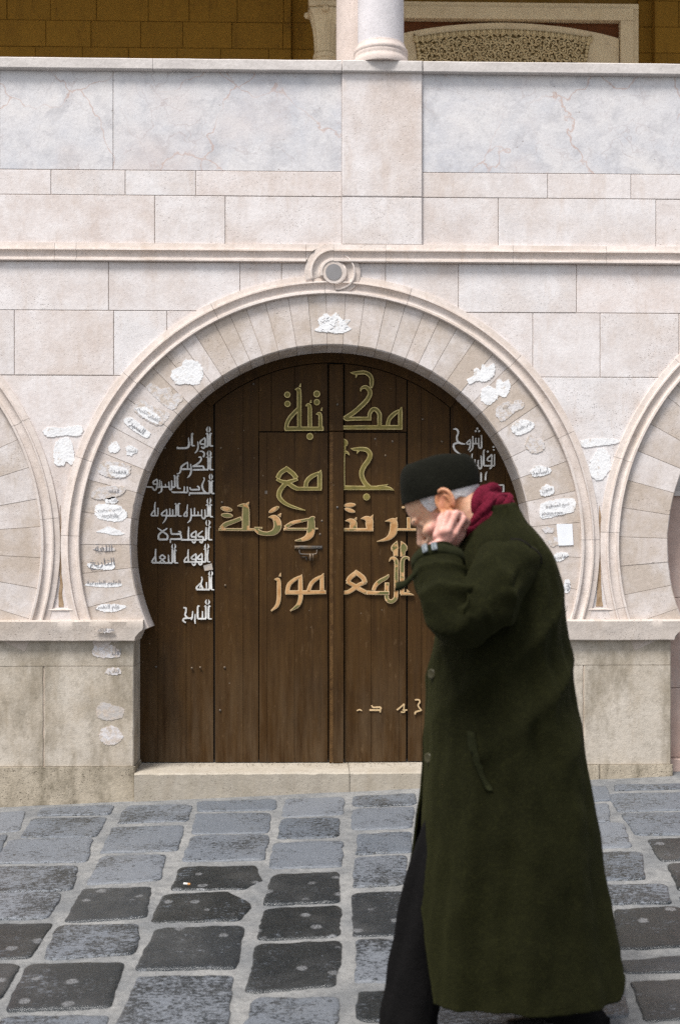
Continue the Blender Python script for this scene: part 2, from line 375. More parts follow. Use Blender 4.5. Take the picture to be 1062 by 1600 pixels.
def obj(name, mb, mats, parent=None, smooth=False, auto=None):
    me = mb.mesh(name) if isinstance(mb, MB) else mb
    mats = mats if isinstance(mats, (list, tuple)) else [mats]
    me.materials.clear()
    for m in mats: me.materials.append(M[m] if isinstance(m, str) else m)
    if isinstance(mb, MB) and len(mats) > 1: me.polygons.foreach_set('material_index', mb.mi)
    if smooth: me.polygons.foreach_set('use_smooth', [True] * len(me.polygons))
    o = bpy.data.objects.new(name, me); COL.objects.link(o)
    if parent:
        o.parent = parent
        o.matrix_parent_inverse = Matrix.Translation(-parent.location)   # parts are built in world coordinates
    if auto is not None:
        me.polygons.foreach_set('use_smooth', [True] * len(me.polygons)); me.set_sharp_from_angle(angle=RAD(auto))
    return o
def thing(name, label, cat, loc=(0, 0, 0), group=None):
    o = bpy.data.objects.new(name, None); COL.objects.link(o); o.location = loc; o.empty_display_size = .1
    o['label'] = label; o['category'] = cat; o['kind'] = 'thing'
    if group: o['group'] = group
    return o
def tag(o, label, cat, group=None):
    o['label'] = label; o['category'] = cat; o['kind'] = 'thing'
    if group: o['group'] = group
    return o
def evaluated(o, name):
    bpy.context.view_layer.update(); dg = bpy.context.evaluated_depsgraph_get()
    return bpy.data.meshes.new_from_object(o.evaluated_get(dg), depsgraph=dg)
def boolcut(mb, cutters, name):
    """cut the union of cutter meshes out of the mesh in mb"""
    o = bpy.data.objects.new('work', mb.mesh('work')); COL.objects.link(o); tmp = [o]
    for c in cutters:
        k = bpy.data.objects.new('cut', c.mesh('cut')); COL.objects.link(k); tmp.append(k); k.hide_render = True
        m = o.modifiers.new('b', 'BOOLEAN'); m.object = k; m.operation = 'DIFFERENCE'; m.solver = 'EXACT'
    me = evaluated(o, name)
    for t in tmp: bpy.data.objects.remove(t)
    return me
def catmull(pts, n=8):
    out = []; L = len(pts)
    for i in range(L - 1):
        p0, p1, p2, p3 = pts[max(i - 1, 0)], pts[i], pts[i + 1], pts[min(i + 2, L - 1)]
        for k in range(n):
            t = k / n
            out.append(tuple(.5 * (2 * b + (c - a) * t + (2 * a - 5 * b + 4 * c - d) * t * t + (3 * b - a - 3 * c + d) * t ** 3) for a, b, c, d in zip(p0, p1, p2, p3)))
    out.append(tuple(pts[-1])); return out
def nz(p, s=1.): return NZ.noise(V(p) * s)
rnd = random.Random(7)

# ================================================================== GROUND
mb = MB()
for (x0, x1, y0, y1, n, m_) in ((-70, 70, -60, .6, 28, 24),):
    mb.grid([[V((x0 + (x1 - x0) * i / n, y0 + (y1 - y0) * j / m_, 0)) for i in range(n + 1)] for j in range(m_ + 1)])
mb.v = [(x, y, gz(max(-9, min(9, x)), max(-9, y)) - .004) for x, y, z in mb.v]
g = obj('ground', mb, 'mortar'); g['kind'] = 'structure'
# fine mortar sheet of the street by the wall
mb = MB(); n1, n2 = 150, 110
mb.grid([[V((-3.6 + 7.2 * i / n1, -4.6 + 4.62 * j / n2, 0)) for i in range(n1 + 1)] for j in range(n2 + 1)])
mb.v = [(x, y, gz(x, y) - .001 + .0022 * nz((x, y, 3), 4) + .0016 * nz((x, y, 1), 15)) for x, y, z in mb.v]
g = obj('street_mortar', mb, 'mortar', smooth=True); g['kind'] = 'structure'

S7 = lambda pts: [(x / 1.609, 1180 + y / 1.609) for x, y in pts]
S8 = lambda pts: [(560 + x / 2.116, 1180 + y / 2.116) for x, y in pts]
quads = []
for q in """-20,148 62,142 50,190 -30,195;-30,205 18,203 0,250 -50,250;110,134 285,127 272,150 95,153;85,162 268,157 240,205 55,208;25,215 232,210 215,268 -5,272
-20,283 195,280 180,340 -40,345;-60,352 155,348 118,412 -90,412;-120,430 128,425 75,510 -160,512;-200,530 48,527 0,615 -240,615;-230,640 -5,634 -60,740 -300,740
320,130 480,126 470,165 300,172;285,183 460,178 445,240 258,245;258,255 415,252 400,315 222,325;212,338 378,334 365,408 165,420;150,432 345,428 340,500 112,515;70,530 310,524 275,635 20,645;20,660 265,658 250,740 -60,740
500,118 690,112 690,138 500,142;495,150 680,146 672,195 485,198;485,205 675,202 660,262 460,268;455,285 640,280 652,315 610,335 435,340;415,352 570,347 630,378 600,415 383,422;395,438 612,432 590,535 345,540;350,560 580,558 570,690 290,690
720,112 862,108 860,150 712,155;710,162 850,160 848,205 700,210;690,225 858,220 856,280 680,285;685,305 850,296 850,370 665,378;670,390 850,382 852,455 650,465;645,480 858,472 840,580 622,598;640,615 850,612 840,720 610,720
890,105 1040,98 1040,125 892,130;888,138 1038,132 1032,182 888,188;900,200 1032,195 1030,245 898,250;893,260 1022,255 1015,325 890,332;885,352 1010,345 1005,450 890,455;897,470 1010,468 1010,570 895,570;905,597 1070,595 1070,665 900,668
1062,95 1220,90 1225,130 1065,135;1065,145 1230,140 1235,190 1068,195;1070,205 1240,200 1245,255 1070,260;1070,275 1250,270 1255,340 1072,345;1070,360 1260,355 1262,440 1070,450;1065,470 1265,465 1270,560 1065,565;1090,590 1280,585 1290,680 1090,690""".replace('\n', ';').split(';'):
    quads.append(S7([tuple(map(float, p.split(','))) for p in q.split()]))
for q in """655,110 815,104 830,150 670,155;700,165 820,165 828,222 700,222;640,232 870,228 897,305 640,310;640,325 930,322 942,410 640,415;640,435 1010,432 1025,490 640,500;640,520 820,518 832,640 640,650
825,130 1062,126 1150,180 860,187;870,195 1100,190 1180,260 920,265;955,280 1150,276 1200,345 1000,350;1020,362 1200,360 1250,440 1060,445;1060,465 1290,460 1330,560 1100,560
845,515 1060,505 1082,635 862,640;872,682 1120,665 1150,715 885,722;905,755 1150,742 1200,870 950,880;640,680 850,672 862,725 640,730;640,752 860,748 885,862 640,870
850,100 1060,96 1062,112 850,118;1080,96 1300,92 1330,120 1085,120""".replace('\n', ';').split(';'):
    quads.append(S8([tuple(map(float, p.split(','))) for p in q.split()]))
polys = [[G(u, v).xy for u, v in q] for q in quads]
def inside(poly, p):
    c = False; n = len(poly)
    for i in range(n):
        a, b = poly[i], poly[i - 1]
        if (a[1] > p[1]) != (b[1] > p[1]) and p[0] < (b[0] - a[0]) * (p[1] - a[1]) / (b[1] - a[1]) + a[0]: c = not c
    return c
# the street goes on beyond the frame: more rows of the same stones
bb = [(min(p[0] for p in q) - .02, max(p[0] for p in q) + .02, min(p[1] for p in q) - .02, max(p[1] for p in q) + .02) for q in polys]
extra = []
x = -3.6
while x < 3.6:
    wd = rnd.uniform(.26, .36); y = -.12
    while y > -4.6:
        d = rnd.uniform(.16, .27)
        r = (x + .02, x + wd - .025, y - d + .02, y - .015)
        if not any(r[0] < b[1] and r[1] > b[0] and r[2] < b[3] and r[3] > b[2] for b in bb):
            j = lambda: rnd.uniform(-.015, .015)
            extra.append([V((r[0] + j(), r[3] + j())), V((r[1] + j(), r[3] + j())), V((r[1] + j(), r[2] + j())), V((r[0] + j(), r[2] + j()))])
        y -= d
    x += wd
DARK = [S7([d])[0] for d in ((60, 465), (20, 570), (280, 372), (190, 590), (490, 485), (500, 388), (760, 338), (755, 420), (750, 530), (940, 400), (985, 630), (545, 310))] + [S8([d])[0] for d in ((1030, 315), (960, 560), (1000, 695), (1010, 800), (780, 700), (1040, 400))]
tones = []
mb = MB()
for q in polys + extra:
    q = [V((p[0], p[1])) for p in q]
    c = sum(q, V((0, 0))) / len(q)
    q = [p + (p - c).normalized() * .010 for p in q]
    pts = []
    for i in range(len(q)):
        a, b, e = q[i - 1], q[i], q[(i + 1) % len(q)]
        la, le = (a - b).length, (e - b).length; rr = min(.034, .2 * min(la, le)) * rnd.uniform(.5, 1.2)
        A, B = b + (a - b) * (rr / la), b + (e - b) * (rr / le)
        pts += [A.lerp(b, t).lerp(b.lerp(B, t), t) for t in (0, .25, .5, .75, 1)]
        nx = q[(i + 1) % len(q)]; nl = (nx - b).length
        B2 = nx + (b - nx) * (min(.034, .2 * nl) / nl)
        k = 12
        pts += [B.lerp(B2, t / k) for t in range(1, k)]
    seed = rnd.random() * 90
    pts = [p + (p - c).normalized() * (  .007 * nz((p.x * 14, p.y * 14, seed)) + .0045 * nz((p.x * 42, p.y * 42, seed)) + .0022 * nz((p.x * 110, p.y * 110, seed))) for p in pts]
    tilt = (rnd.uniform(-.007, .007), rnd.uniform(-.009, .009)); hh = rnd.uniform(.0045, .0075)
    rows = []
    for sc_, h in ((1.0, -.006), (.994, hh * .45), (.965, hh * .9), (.88, hh), (.6, hh * 1.06), (.3, hh * 1.05)):
        rows.append([V((*(c + (p - c) * sc_), 0)) for p in pts])
        rows[-1] = [V((p.x, p.y, gz(p.x, p.y) + h + (p.x - c.x) * tilt[0] + (p.y - c.y) * tilt[1] + (.0022 * nz((p.x * 22, p.y * 22, seed)) if sc_ < .97 else 0))) for p in rows[-1]]
    pc = min(1., max(0., (c.y + 2.0) / 1.9)); tone = .50 + .27 * pc + rnd.uniform(-.15, .15)
    if any(inside(q, G(*d)) for d in DARK): tone = rnd.uniform(.0, .07)
    tones.append((len(mb.v), tone))
    o = len(mb.v); mb.grid(rows, True); n = len(pts)
    mb.f.append([o + 5 * n + k for k in range(n)]); mb.mi.append(0)
me = mb.mesh('paving_stones'); at = me.attributes.new('tone', 'FLOAT', 'POINT'); tv = [0.] * len(me.vertices); tones.append((len(tv), 0))
for (a, t), (b_, _) in zip(tones, tones[1:]): tv[a:b_] = [t] * (b_ - a)
at.data.foreach_set('value', tv)
g = obj('paving_stones', me, 'basalt', smooth=True); g['kind'] = 'structure'

# ================================================================== FACADE
ACX = WX(518); ACZ = WZ(851); R1 = 312 * PX; R2 = 391 * PX; R3 = 420 * PX; SP = 841 * PX
facade = thing('stone_facade', 'pale limestone facade with horseshoe arches, string course and marble parapet', 'building facade', (0, 0, gz(0, 0)))
ZL0, ZL1 = WZ(1001), WZ(968)          # impost ledge
ZC0, ZC1 = WZ(411), WZ(383)           # string course
centers = [ACX - SP, ACX, ACX + SP]
def cyl(cx, cz, r, y0, y1, n=160):
    c = MB(); c.prism([(cx + r * cos(2 * pi * k / n), cz + r * sin(2 * pi * k / n)) for k in range(n)], y0, y1); return c
WL, WR = -4.9, 4.9
mb = MB()
def course(v0, v1, us, yf=0., gap=.0013, xs=None, tint=0):
    xs = xs or [WX(u) for u in us]
    z1, z0 = WZ(v0), WZ(v1)
    for a, b in zip(xs, xs[1:]):
        j = rnd.uniform(-.0009, .0009)
        mb.block(a + gap, b - gap, z0 + gap, z1 - gap, yf + j, .25, .0016)
EL, ER = -1140, 2200
course(268.5, 307.5, [EL, -760, -420, -200, 80, 196, 306, 534]); course(268.5, 307.5, [659, 855, 985, 1190, 1460, 1800, ER])
course(307.5, 383, [EL, -800, -500, -130, 242, 352, 534]); course(307.5, 383, [659, 778, 1024, 1330, 1700, ER])
course(411, 487, [EL, -700, -330, -90, 170, 375, 440, 602, 716, 900, 1120, 1420, 1750, ER])
course(487, 588, [EL, -600, -240, 23, 178, 261, 540, 832, 937, 1060, 1300, 1600, ER])
course(588, 968, [EL, -323, 518, 1359, ER])
cuts = [cyl(cx, ACZ, R2 + .04, -.2, .6) for cx in centers]
me = boolcut(mb, cuts, 'stone_wall'); obj('stone_wall', me, 'wall', facade)
mb = MB(); mb.box(WL - .2, WR + .2, .0055, .24, ZL1, WZ(110)); me = boolcut(mb, cuts, 'mortar_backing'); obj('mortar_backing', me, 'joint', facade)
# rear mass of the wall behind arches (keeps the arcade closed) is each arch's own infill / door
# marble parapet panels, pilaster, coping
for us in ((-640, 0), (0, 177), (177, 534)) + ((659, 1180), (1180, 1700)):
    b = MB(); a0, a1 = WX(us[0]), WX(us[1]); b.block(a0 + .001, a1 - .001, WZ(268.5) + .0015, WZ(115), .001, .2, .0015); obj('marble_panel', b, 'marble', facade)
b = MB(); b.block(WX(534), WX(659), WZ(308.2), WZ(99), -.014, .2, .004); b.block(WX(534), WX(659), WZ(383), WZ(308.8), -.013, .2, .004); obj('pilaster', b, 'wall', facade)
b = MB()
for us in ((-1140, -300), (-300, 240), (240, 533.4), (659.6, 1100), (1100, 2200)):
    x0, x1 = WX(us[0]), WX(us[1]); z0, z1 = WZ(115), WZ(97.5)
    n = max(2, int((x1 - x0) / .05)); rows = []
    prof = [(.2, z0), (-.026, z0), (-.03, z0 + .004), (-.03, z1 - .005), (-.024, z1), (.2, z1)]
    for k in range(n + 1):
        x = x0 + .0008 + (x1 - x0 - .0016) * k / n
        rows.append([V((x, y + (.0016 * nz((x, z, 2), 14) if y < 0 else 0), z + .0012 * nz((x, z, 5), 9))) for y, z in prof])
    b.grid(rows, True, 0, True)
obj('coping', b, 'coping', facade, auto=30)
b = MB(); b.block(WX(534) + .0005, WX(659) - .0005, WZ(115.5), WZ(98), -.034, .19, .004); obj('pilaster_cap', b, 'coping', facade)

# mouldings: profile (fraction outer -> inner, how far proud)
MP = [(-.02, .02), (0, -.009), (.30, -.0115), (.32, -.020), (.40, -.021), (.43, -.0115), (.50, -.0075), (.62, -.0055), (.76, -.0065), (.84, -.010), (.86, -.020), (.97, -.021), (1.0, -.018), (1.0, .03)]
def sweep(mbx, cx, cz, ro, ri, a0, a1, n, yo=0., lo=1):
    rows = []
    for k in range(n + 1):
        a = a0 + (a1 - a0) * k / n
        rows.append([V((cx + (ro + (ri - ro) * f) * cos(a), yo + y + .0012 * nz((a * 9, f * 3, cx), 2), cz + (ro + (ri - ro) * f) * sin(a))) for f, y in MP])
    mbx.grid(rows, False)
for i, cx in enumerate(centers):
    b = MB()
    cuts_ = [RAD(-19)]; a = RAD(-19)
    while a < RAD(199):
        a += rnd.uniform(RAD(16), RAD(30)); cuts_.append(min(a, RAD(199)))
    for a0, a1 in zip(cuts_, cuts_[1:]):
        if a1 - a0 > .01: sweep(b, cx, ACZ, R3, R2, a0, a1 - .0012, max(3, int((a1 - a0) / RAD(1.5))))
    obj('arch_moulding', b, 'mould', facade, auto=25)
def straight(b, x0, x1, yo=0., endf=None):
    rows = []; n = max(2, int((x1 - x0) / .04))
    for k in range(n + 1):
        x = x0 + (x1 - x0) * k / n
        xk = x
        row = []
        for f, y in MP:
            z = ZC1 + (ZC0 - ZC1) * f; xx = x
            if endf: xx = x0 + (endf(z) - x0) * k / n
            row.append(V((xx, yo + y + .0012 * nz((x, f, 7), 8), z + .001 * nz((x, f, 3), 6))))
        rows.append(row)
    b.grid(rows, False)
b = MB(); kx, kz = WX(521), WZ(427)
xs = [WL, -3.2, -2.1, -1.3, WX(120), WX(478)]; xs2 = [kx, WX(602), WX(800), WX(945), 1.9, 3, WR]
for s_ in (xs, xs2):
    for a, c in zip(s_, s_[1:]): straight(b, a + .0006, c - .0006, 0. if s_ is xs else -.006)
straight(b, WX(478) + .0006, kx, 0., lambda z: kx - math.sqrt(max(0, (46 * PX) ** 2 - (z - kz) ** 2)))
obj('string_course', b, 'mould', facade, auto=25)
# interlaced loop where the string course meets the arch
kx, kz = WX(521), WZ(427)
b = MB()
def knot(a0, a1, n, ro, ri, yo):
    rows = []
    for k in range(n + 1):
        a = a0 + (a1 - a0) * k / n; q = math.degrees(a); A_, B_, Y_ = ro(q), ri(q), yo(q)
        rows.append([V((kx + (A_ + (B_ - A_) * f) * PX * cos(a), Y_ + y, kz + (A_ + (B_ - A_) * f) * PX * sin(a))) for f, y in MP])
    b.grid(rows)
knot(RAD(90), RAD(236), 70, lambda q: 45, lambda q: 17, lambda q: -.006 + .034 * max(0, min(1, (q - 196) / 30)))
knot(RAD(64), RAD(-84), 70, lambda q: 41.5 - 8 * max(0, min(1, (-q - 20) / 60)), lambda q: 16.5, lambda q: -.0035 + .012 * max(0, (q - 20) / 44))
med = obj('knot_medallion', b, 'mould', facade, auto=25)
b = MB(); n = 48
b.prism([(kx + 17.5 * PX * cos(2 * pi * k / n), kz + 17.5 * PX * sin(2 * pi * k / n)) for k in range(n)], -.024, .02, 0)
obj('disc_rim', b, 'mould', med)
b = MB(); b.prism([(kx + 12.6 * PX * cos(2 * pi * k / n), kz + 12.6 * PX * sin(2 * pi * k / n)) for k in range(n)], -.0262, -.02); obj('disc', b, 'disc', med)

# voussoir rings
def ring(cx, y0=0., yb=.235):
    b = MB(); a = RAD(-24.5); A1 = RAD(204.5); k = 0
    while a < A1 - .02:
        d = RAD(rnd.uniform(6.3, 8.2)) if (a < RAD(38) or a > RAD(142)) else RAD(rnd.uniform(3.6, 5.4))
        e = min(a + d, A1); 
        if A1 - e < RAD(3): e = A1
        n = max(3, int((e - a) / RAD(1.2))); g0 = .0010
        rows = []
        yj = rnd.uniform(-.0012, .0008)
        for i in range(n + 1):
            t = a + (e - a) * i / n
            gi = (1 if i == 0 else -1 if i == n else 0) * g0
            w_ = .0035 * nz((t * 30, cx, 0)) + .002 * nz((t * 90, cx, 4))
            row = []
            for r, y, gg in ((R2 + .03, yb, gi), (R2 + .03, y0 + yj, gi), (R2 - .004, y0 + yj, gi), (R1 + .045, y0 + yj, gi), (R1 + .006 + max(0, w_), y0 + yj, gi), (R1 + .001 + w_ * .5, y0 + yj + .006, gi), (R1, y0 + .02, gi), (R1, yb, gi)):
                tt = t + gg / r; row.append(V((cx + r * cos(tt), y, ACZ + r * sin(tt))))
            rows.append(row)
        b.grid(rows, True, 0, True); a = e
    return b
for cx in centers:
    obj('arch_ring', ring(cx), 'ring', facade, auto=30)
    b = MB(); m2 = 120
    b.grid([[V((cx + r * cos(t), y, ACZ + r * sin(t))) for r, y in ((R2 + .02, .004), (R1 + .006, .004), (R1 + .003, .23))] for t in [RAD(-24.5) + RAD(229) * k / m2 for k in range(m2 + 1)]])
    obj('ring_backing', b, 'joint', facade)
# piers, ledges, plinths
HW = 307.5 * PX
xe = [WL, centers[0] - HW, centers[0] + HW, ACX - HW, ACX + HW, centers[2] - HW, centers[2] + HW, WR]
def ledge(x0, x1):
    b = MB(); rows = []; n = 60
    prof = [(.235, ZL0), (-.024, ZL0), (-.030, ZL0 + .004), (-.031, ZL0 + .02), (-.032, ZL0 + .04), (-.033, ZL0 + .05), (-.034, ZL0 + .062), (-.036, ZL1 - .008), (-.031, ZL1), (.235, ZL1)]
    def pt(x, y, z, s, i):
        return V((x + s * (-y) * 1.0, y, z))
    for k in range(n + 1):
        x = x0 + (x1 - x0) * k / n; rows.append([])
        for y, z in prof:
            yy = y + (.0025 * nz((x * 18, z * 20, 3)) if y < 0 else 0); zz = z + .0015 * nz((x * 15, z * 30, 8))
            xx = x
            hgt = (z - ZL0) / (ZL1 - ZL0); lip = .006 + .040 * (1 if hgt > .55 else max(0, (hgt - .1) / .45) ** 1.7)
            if k == 0: xx = x - lip
            if k == n: xx = x + lip
            rows[-1].append(V((xx, yy, zz)))
    b.grid(rows, True, 0, True); return b
for i in range(0, 8, 2):
    x0, x1 = xe[i], xe[i + 1]
    obj('impost_ledge', ledge(x0, x1), 'ledge', facade, auto=35)
    b = MB(); z3, z2, z1, z0 = ZL0, WZ(1040), WZ(1196), -.6
    j = x0 + (x1 - x0) * (.385 if i == 2 else .39 if i == 4 else .5)
    gp = .0012
    def wob(b_, *a):  # a pier block with worn arrises
        X0, X1, Z0, Z1, yf, yb, ch = a; nx, nzz = 26, max(4, int((Z1 - Z0) / .03)); rows = []
        for q in range(nzz + 1):
            z = Z0 + (Z1 - Z0) * q / nzz; row = []
            row.append(V((X0, yb, z)))
            e0 = .004 + .004 * max(0, nz((z * 22, X0, 1))) + .003 * max(0, nz((z * 60, X0, 9))); 
            row += [V((X0, yf + e0, z)), V((X0 + e0, yf, z))]
            for t in range(1, nx):
                x = X0 + (X1 - X0) * t / nx; row.append(V((x, yf + .0015 * nz((x * 8, z * 8, 2)), z)))
            e1 = .004 + .004 * max(0, nz((z * 22, X1, 1))) + .003 * max(0, nz((z * 60, X1, 9)))
            row += [V((X1 - e1, yf, z)), V((X1, yf + e1, z)), V((X1, yb, z))]
            rows.append(row)
        rows[0] = [V((p.x, p.y, p.z)) for p in rows[0]]
        b_.grid(rows, True, 0, True)
    wob(b, x0, x1, z2 + gp, z3, .0, .235, .004)
    wob(b, x0, j - gp, z1 + gp, z2 - gp, .001, .235, .004); wob(b, j + gp, x1, z1 + gp, z2 - gp, -.001, .235, .004)
    obj('pier', b, 'pier', facade, auto=40)
    b = MB(); b.box(x0 + .006, x1 - .006, .005, .23, z1 - .1, z3); obj('pier_backing', b, 'joint', facade)
    b = MB(); wob(b, x0 - .006, (x0 + x1) / 2 - gp if i != 2 else x1 + .006, z0, z1 - gp, -.010, .235, .006)
    if i != 2: wob(b, (x0 + x1) / 2 + gp, x1 + .006, z0, z1 - gp, -.012, .235, .006)
    obj('plinth', b, 'base', facade, auto=45)
# small sloping shelf at the foot of each spandrel
for cx in (ACX - SP / 2, ACX + SP / 2):
    z = WZ(953); b = MB(); hw = 19 * PX
    b.grid([[V((cx + x, y, zz)) for x in (-hw, hw)] for y, zz in ((.01, z + .010), (-.010, z + .006), (-.012, z), (.0, z - .004))]); obj('spandrel_foot', b, 'mould', facade)
    b = MB(); b.prism([(cx - hw * 1.9, ZL1 - .005), (cx + hw * 1.9, ZL1 - .005), (cx + hw * 1.15, z + .001), (cx - hw * 1.15, z + .001)], -.008, .2); obj('spandrel_base', b, 'wall', facade)
# infill of the neighbouring arches: pink stone below, grey slab above
for cx in (centers[0], centers[2]):
    b = MB(); zt = WZ(771); zz = [-.4, WZ(1192), WZ(1080), WZ(935), zt]
    for a, c in zip(zz, zz[1:]):
        n = 3
        for k in range(n): b.block(cx - 1 + 2 * k / n + .001, cx - 1 + 2 * (k + 1) / n - .001, a + .001, c - .001, .13 if a > 0 else .07, .3, .002)
    obj('arch_infill', b, 'pink', facade)
    b = MB(); b.box(cx - 1, cx + 1, .15, .3, zt + .004, ACZ + 1.0); b.box(cx - 1, cx + 1, .11, .145, zt - .002, zt + .02); obj('arch_slab', b, 'coping', facade)

# rusty seepage in the narrow gap between neighbouring arches
M['seep'] = simple('brown_seepage_stain', (.36, .255, .165), .9, (.24, .155, .085), 35, .3)
for cx, ss in ((ACX + SP / 2, 1.), (ACX - SP / 2, .7)):
    b = MB(); z0, z1 = WZ(948), WZ(790); rows = []
    for k in range(31):
        t = k / 30; z = z0 + (z1 - z0) * t; hw = PX * ss * (2.2 + 4.5 * max(0, .35 - t) * 2 + 2.5 * nz((z * 22, cx, 4)))
        hw = max(.0008, hw * (1 - .8 * max(0, t - .7) / .3)); x = cx + PX * 2 * nz((z * 15, cx, 9)); rows.append([V((x - hw, -.0006, z)), V((x, -.001, z)), V((x + hw, -.0006, z))])
    b.grid(rows); obj('stain', b, 'seep', facade)
# ------------------------------------------------------------------ painted patches on the arch stones
def blob(px, tp, mat_, th=.0022, y=0., mbx=None, jit=.0030):
    pts = [P(u, v) for u, v in px]; pts = [(p.x, p.z) for p in pts]
    sm = catmull(pts + [pts[0]], 14)[:-1]
    cxm, czm = sum(p[0] for p in sm) / len(sm), sum(p[1] for p in sm) / len(sm); out_ = []
    for x, z in sm:          # ragged, flaking edge
        L = hypot(x - cxm, z - czm) or 1; q = jit * (1.6 * nz((x * 90, z * 90, 1)) + 1.5 * nz((x * 230, z * 230, 5)) + .8 * nz((x * 520, z * 520, 3)))
        out_.append((x + (x - cxm) / L * q, z + (z - czm) / L * q))
    sm = out_
    b = mbx or MB(); b.prism(sm, y - th, y + .001); return b
AR = {}
for s_ in """ا FE8D FE8E 0 0;أ FE83 FE84 0 0;ب FE8F FE90 FE91 FE92;ة FE93 FE94 0 0;ت FE95 FE96 FE97 FE98;ح FEA1 FEA2 FEA3 FEA4;خ FEA5 FEA6 FEA7 FEA8;د FEA9 FEAA 0 0;ر FEAD FEAE 0 0;س FEB1 FEB2 FEB3 FEB4;ش FEB5 FEB6 FEB7 FEB8;ط FEC1 FEC2 FEC3 FEC4;ع FEC9 FECA FECB FECC;ف FED1 FED2 FED3 FED4;ق FED5 FED6 FED7 FED8;ك FED9 FEDA FEDB FEDC;ل FEDD FEDE FEDF FEE0;م FEE1 FEE2 FEE3 FEE4;ن FEE5 FEE6 FEE7 FEE8;ه FEE9 FEEA FEEB FEEC;و FEED FEEE 0 0;ي FEF1 FEF2 FEF3 FEF4;غ FECD FECE FECF FED0""".split(';'):
    q = s_.split(); AR[q[0]] = [int(x, 16) for x in q[1:]]
def shape(s):
    out = []
    for i, ch in enumerate(s):
        if ch not in AR: out.append(ch); continue
        t = AR[ch]; p = i > 0 and s[i - 1] in AR and AR[s[i - 1]][2]; n = t[2] and i + 1 < len(s) and s[i + 1] in AR
        out.append(chr(t[3] if p and n else t[1] if p else t[2] if n else t[0]))
    return ''.join(reversed(out)) if any(c in AR for c in s) else s
def writing(text, u, v, wpx, ang, parent, y=-.0042, hscale=1., mat_='ink'):
    f = bpy.data.curves.new('t', 'FONT'); f.body = shape(text); f.align_x = 'CENTER'; f.align_y = 'CENTER'; f.offset = .0; f.extrude = .0
    o = bpy.data.objects.new('t', f); COL.objects.link(o); me = evaluated(o, 't'); bpy.data.objects.remove(o)
    xs = [q.co.x for q in me.vertices]; ys = [q.co.y for q in me.vertices]
    if not xs: return
    s_ = wpx * PX / (max(xs) - min(xs)); mx, my = (max(xs) + min(xs)) / 2, (max(ys) + min(ys)) / 2
    c = P(u, v, y); a = RAD(-ang)
    for q in me.vertices:
        x, z = (q.co.x - mx) * s_, (q.co.y - my) * s_ * hscale
        x += .0012 * nz((q.co.x * 2, q.co.y * 2, u)); z += .0012 * nz((q.co.x * 2, q.co.y * 2, v))
        q.co = (c.x + x * cos(a) - z * sin(a), y + rnd.uniform(-.0001, .0001) * 0, c.z + x * sin(a) + z * cos(a))
    o = obj('handwriting', me, mat_, parent); return o
def scribble(us, parent, w_=.8, y=-.0042):
    b = MB()
    for line in us:
        c = catmull([P(u, v, y) for u, v in line], 4); b.tube(c, w_ * PX * .6, 5)
    return obj('handwriting', b, 'ink', parent)
def C3(off, k, s): return [(off[0] + float(p.split(',')[0]) / k, off[1] + float(p.split(',')[1]) / k) for p in s.split()]
L5, R6, L7, Z6, Z3, Z4 = ((180, 550), 6.64), ((700, 550), 6.64), ((120, 680), 3.2), ((820, 680), 2.665), ((0, 380), 1.967), ((520, 380), 1.96)
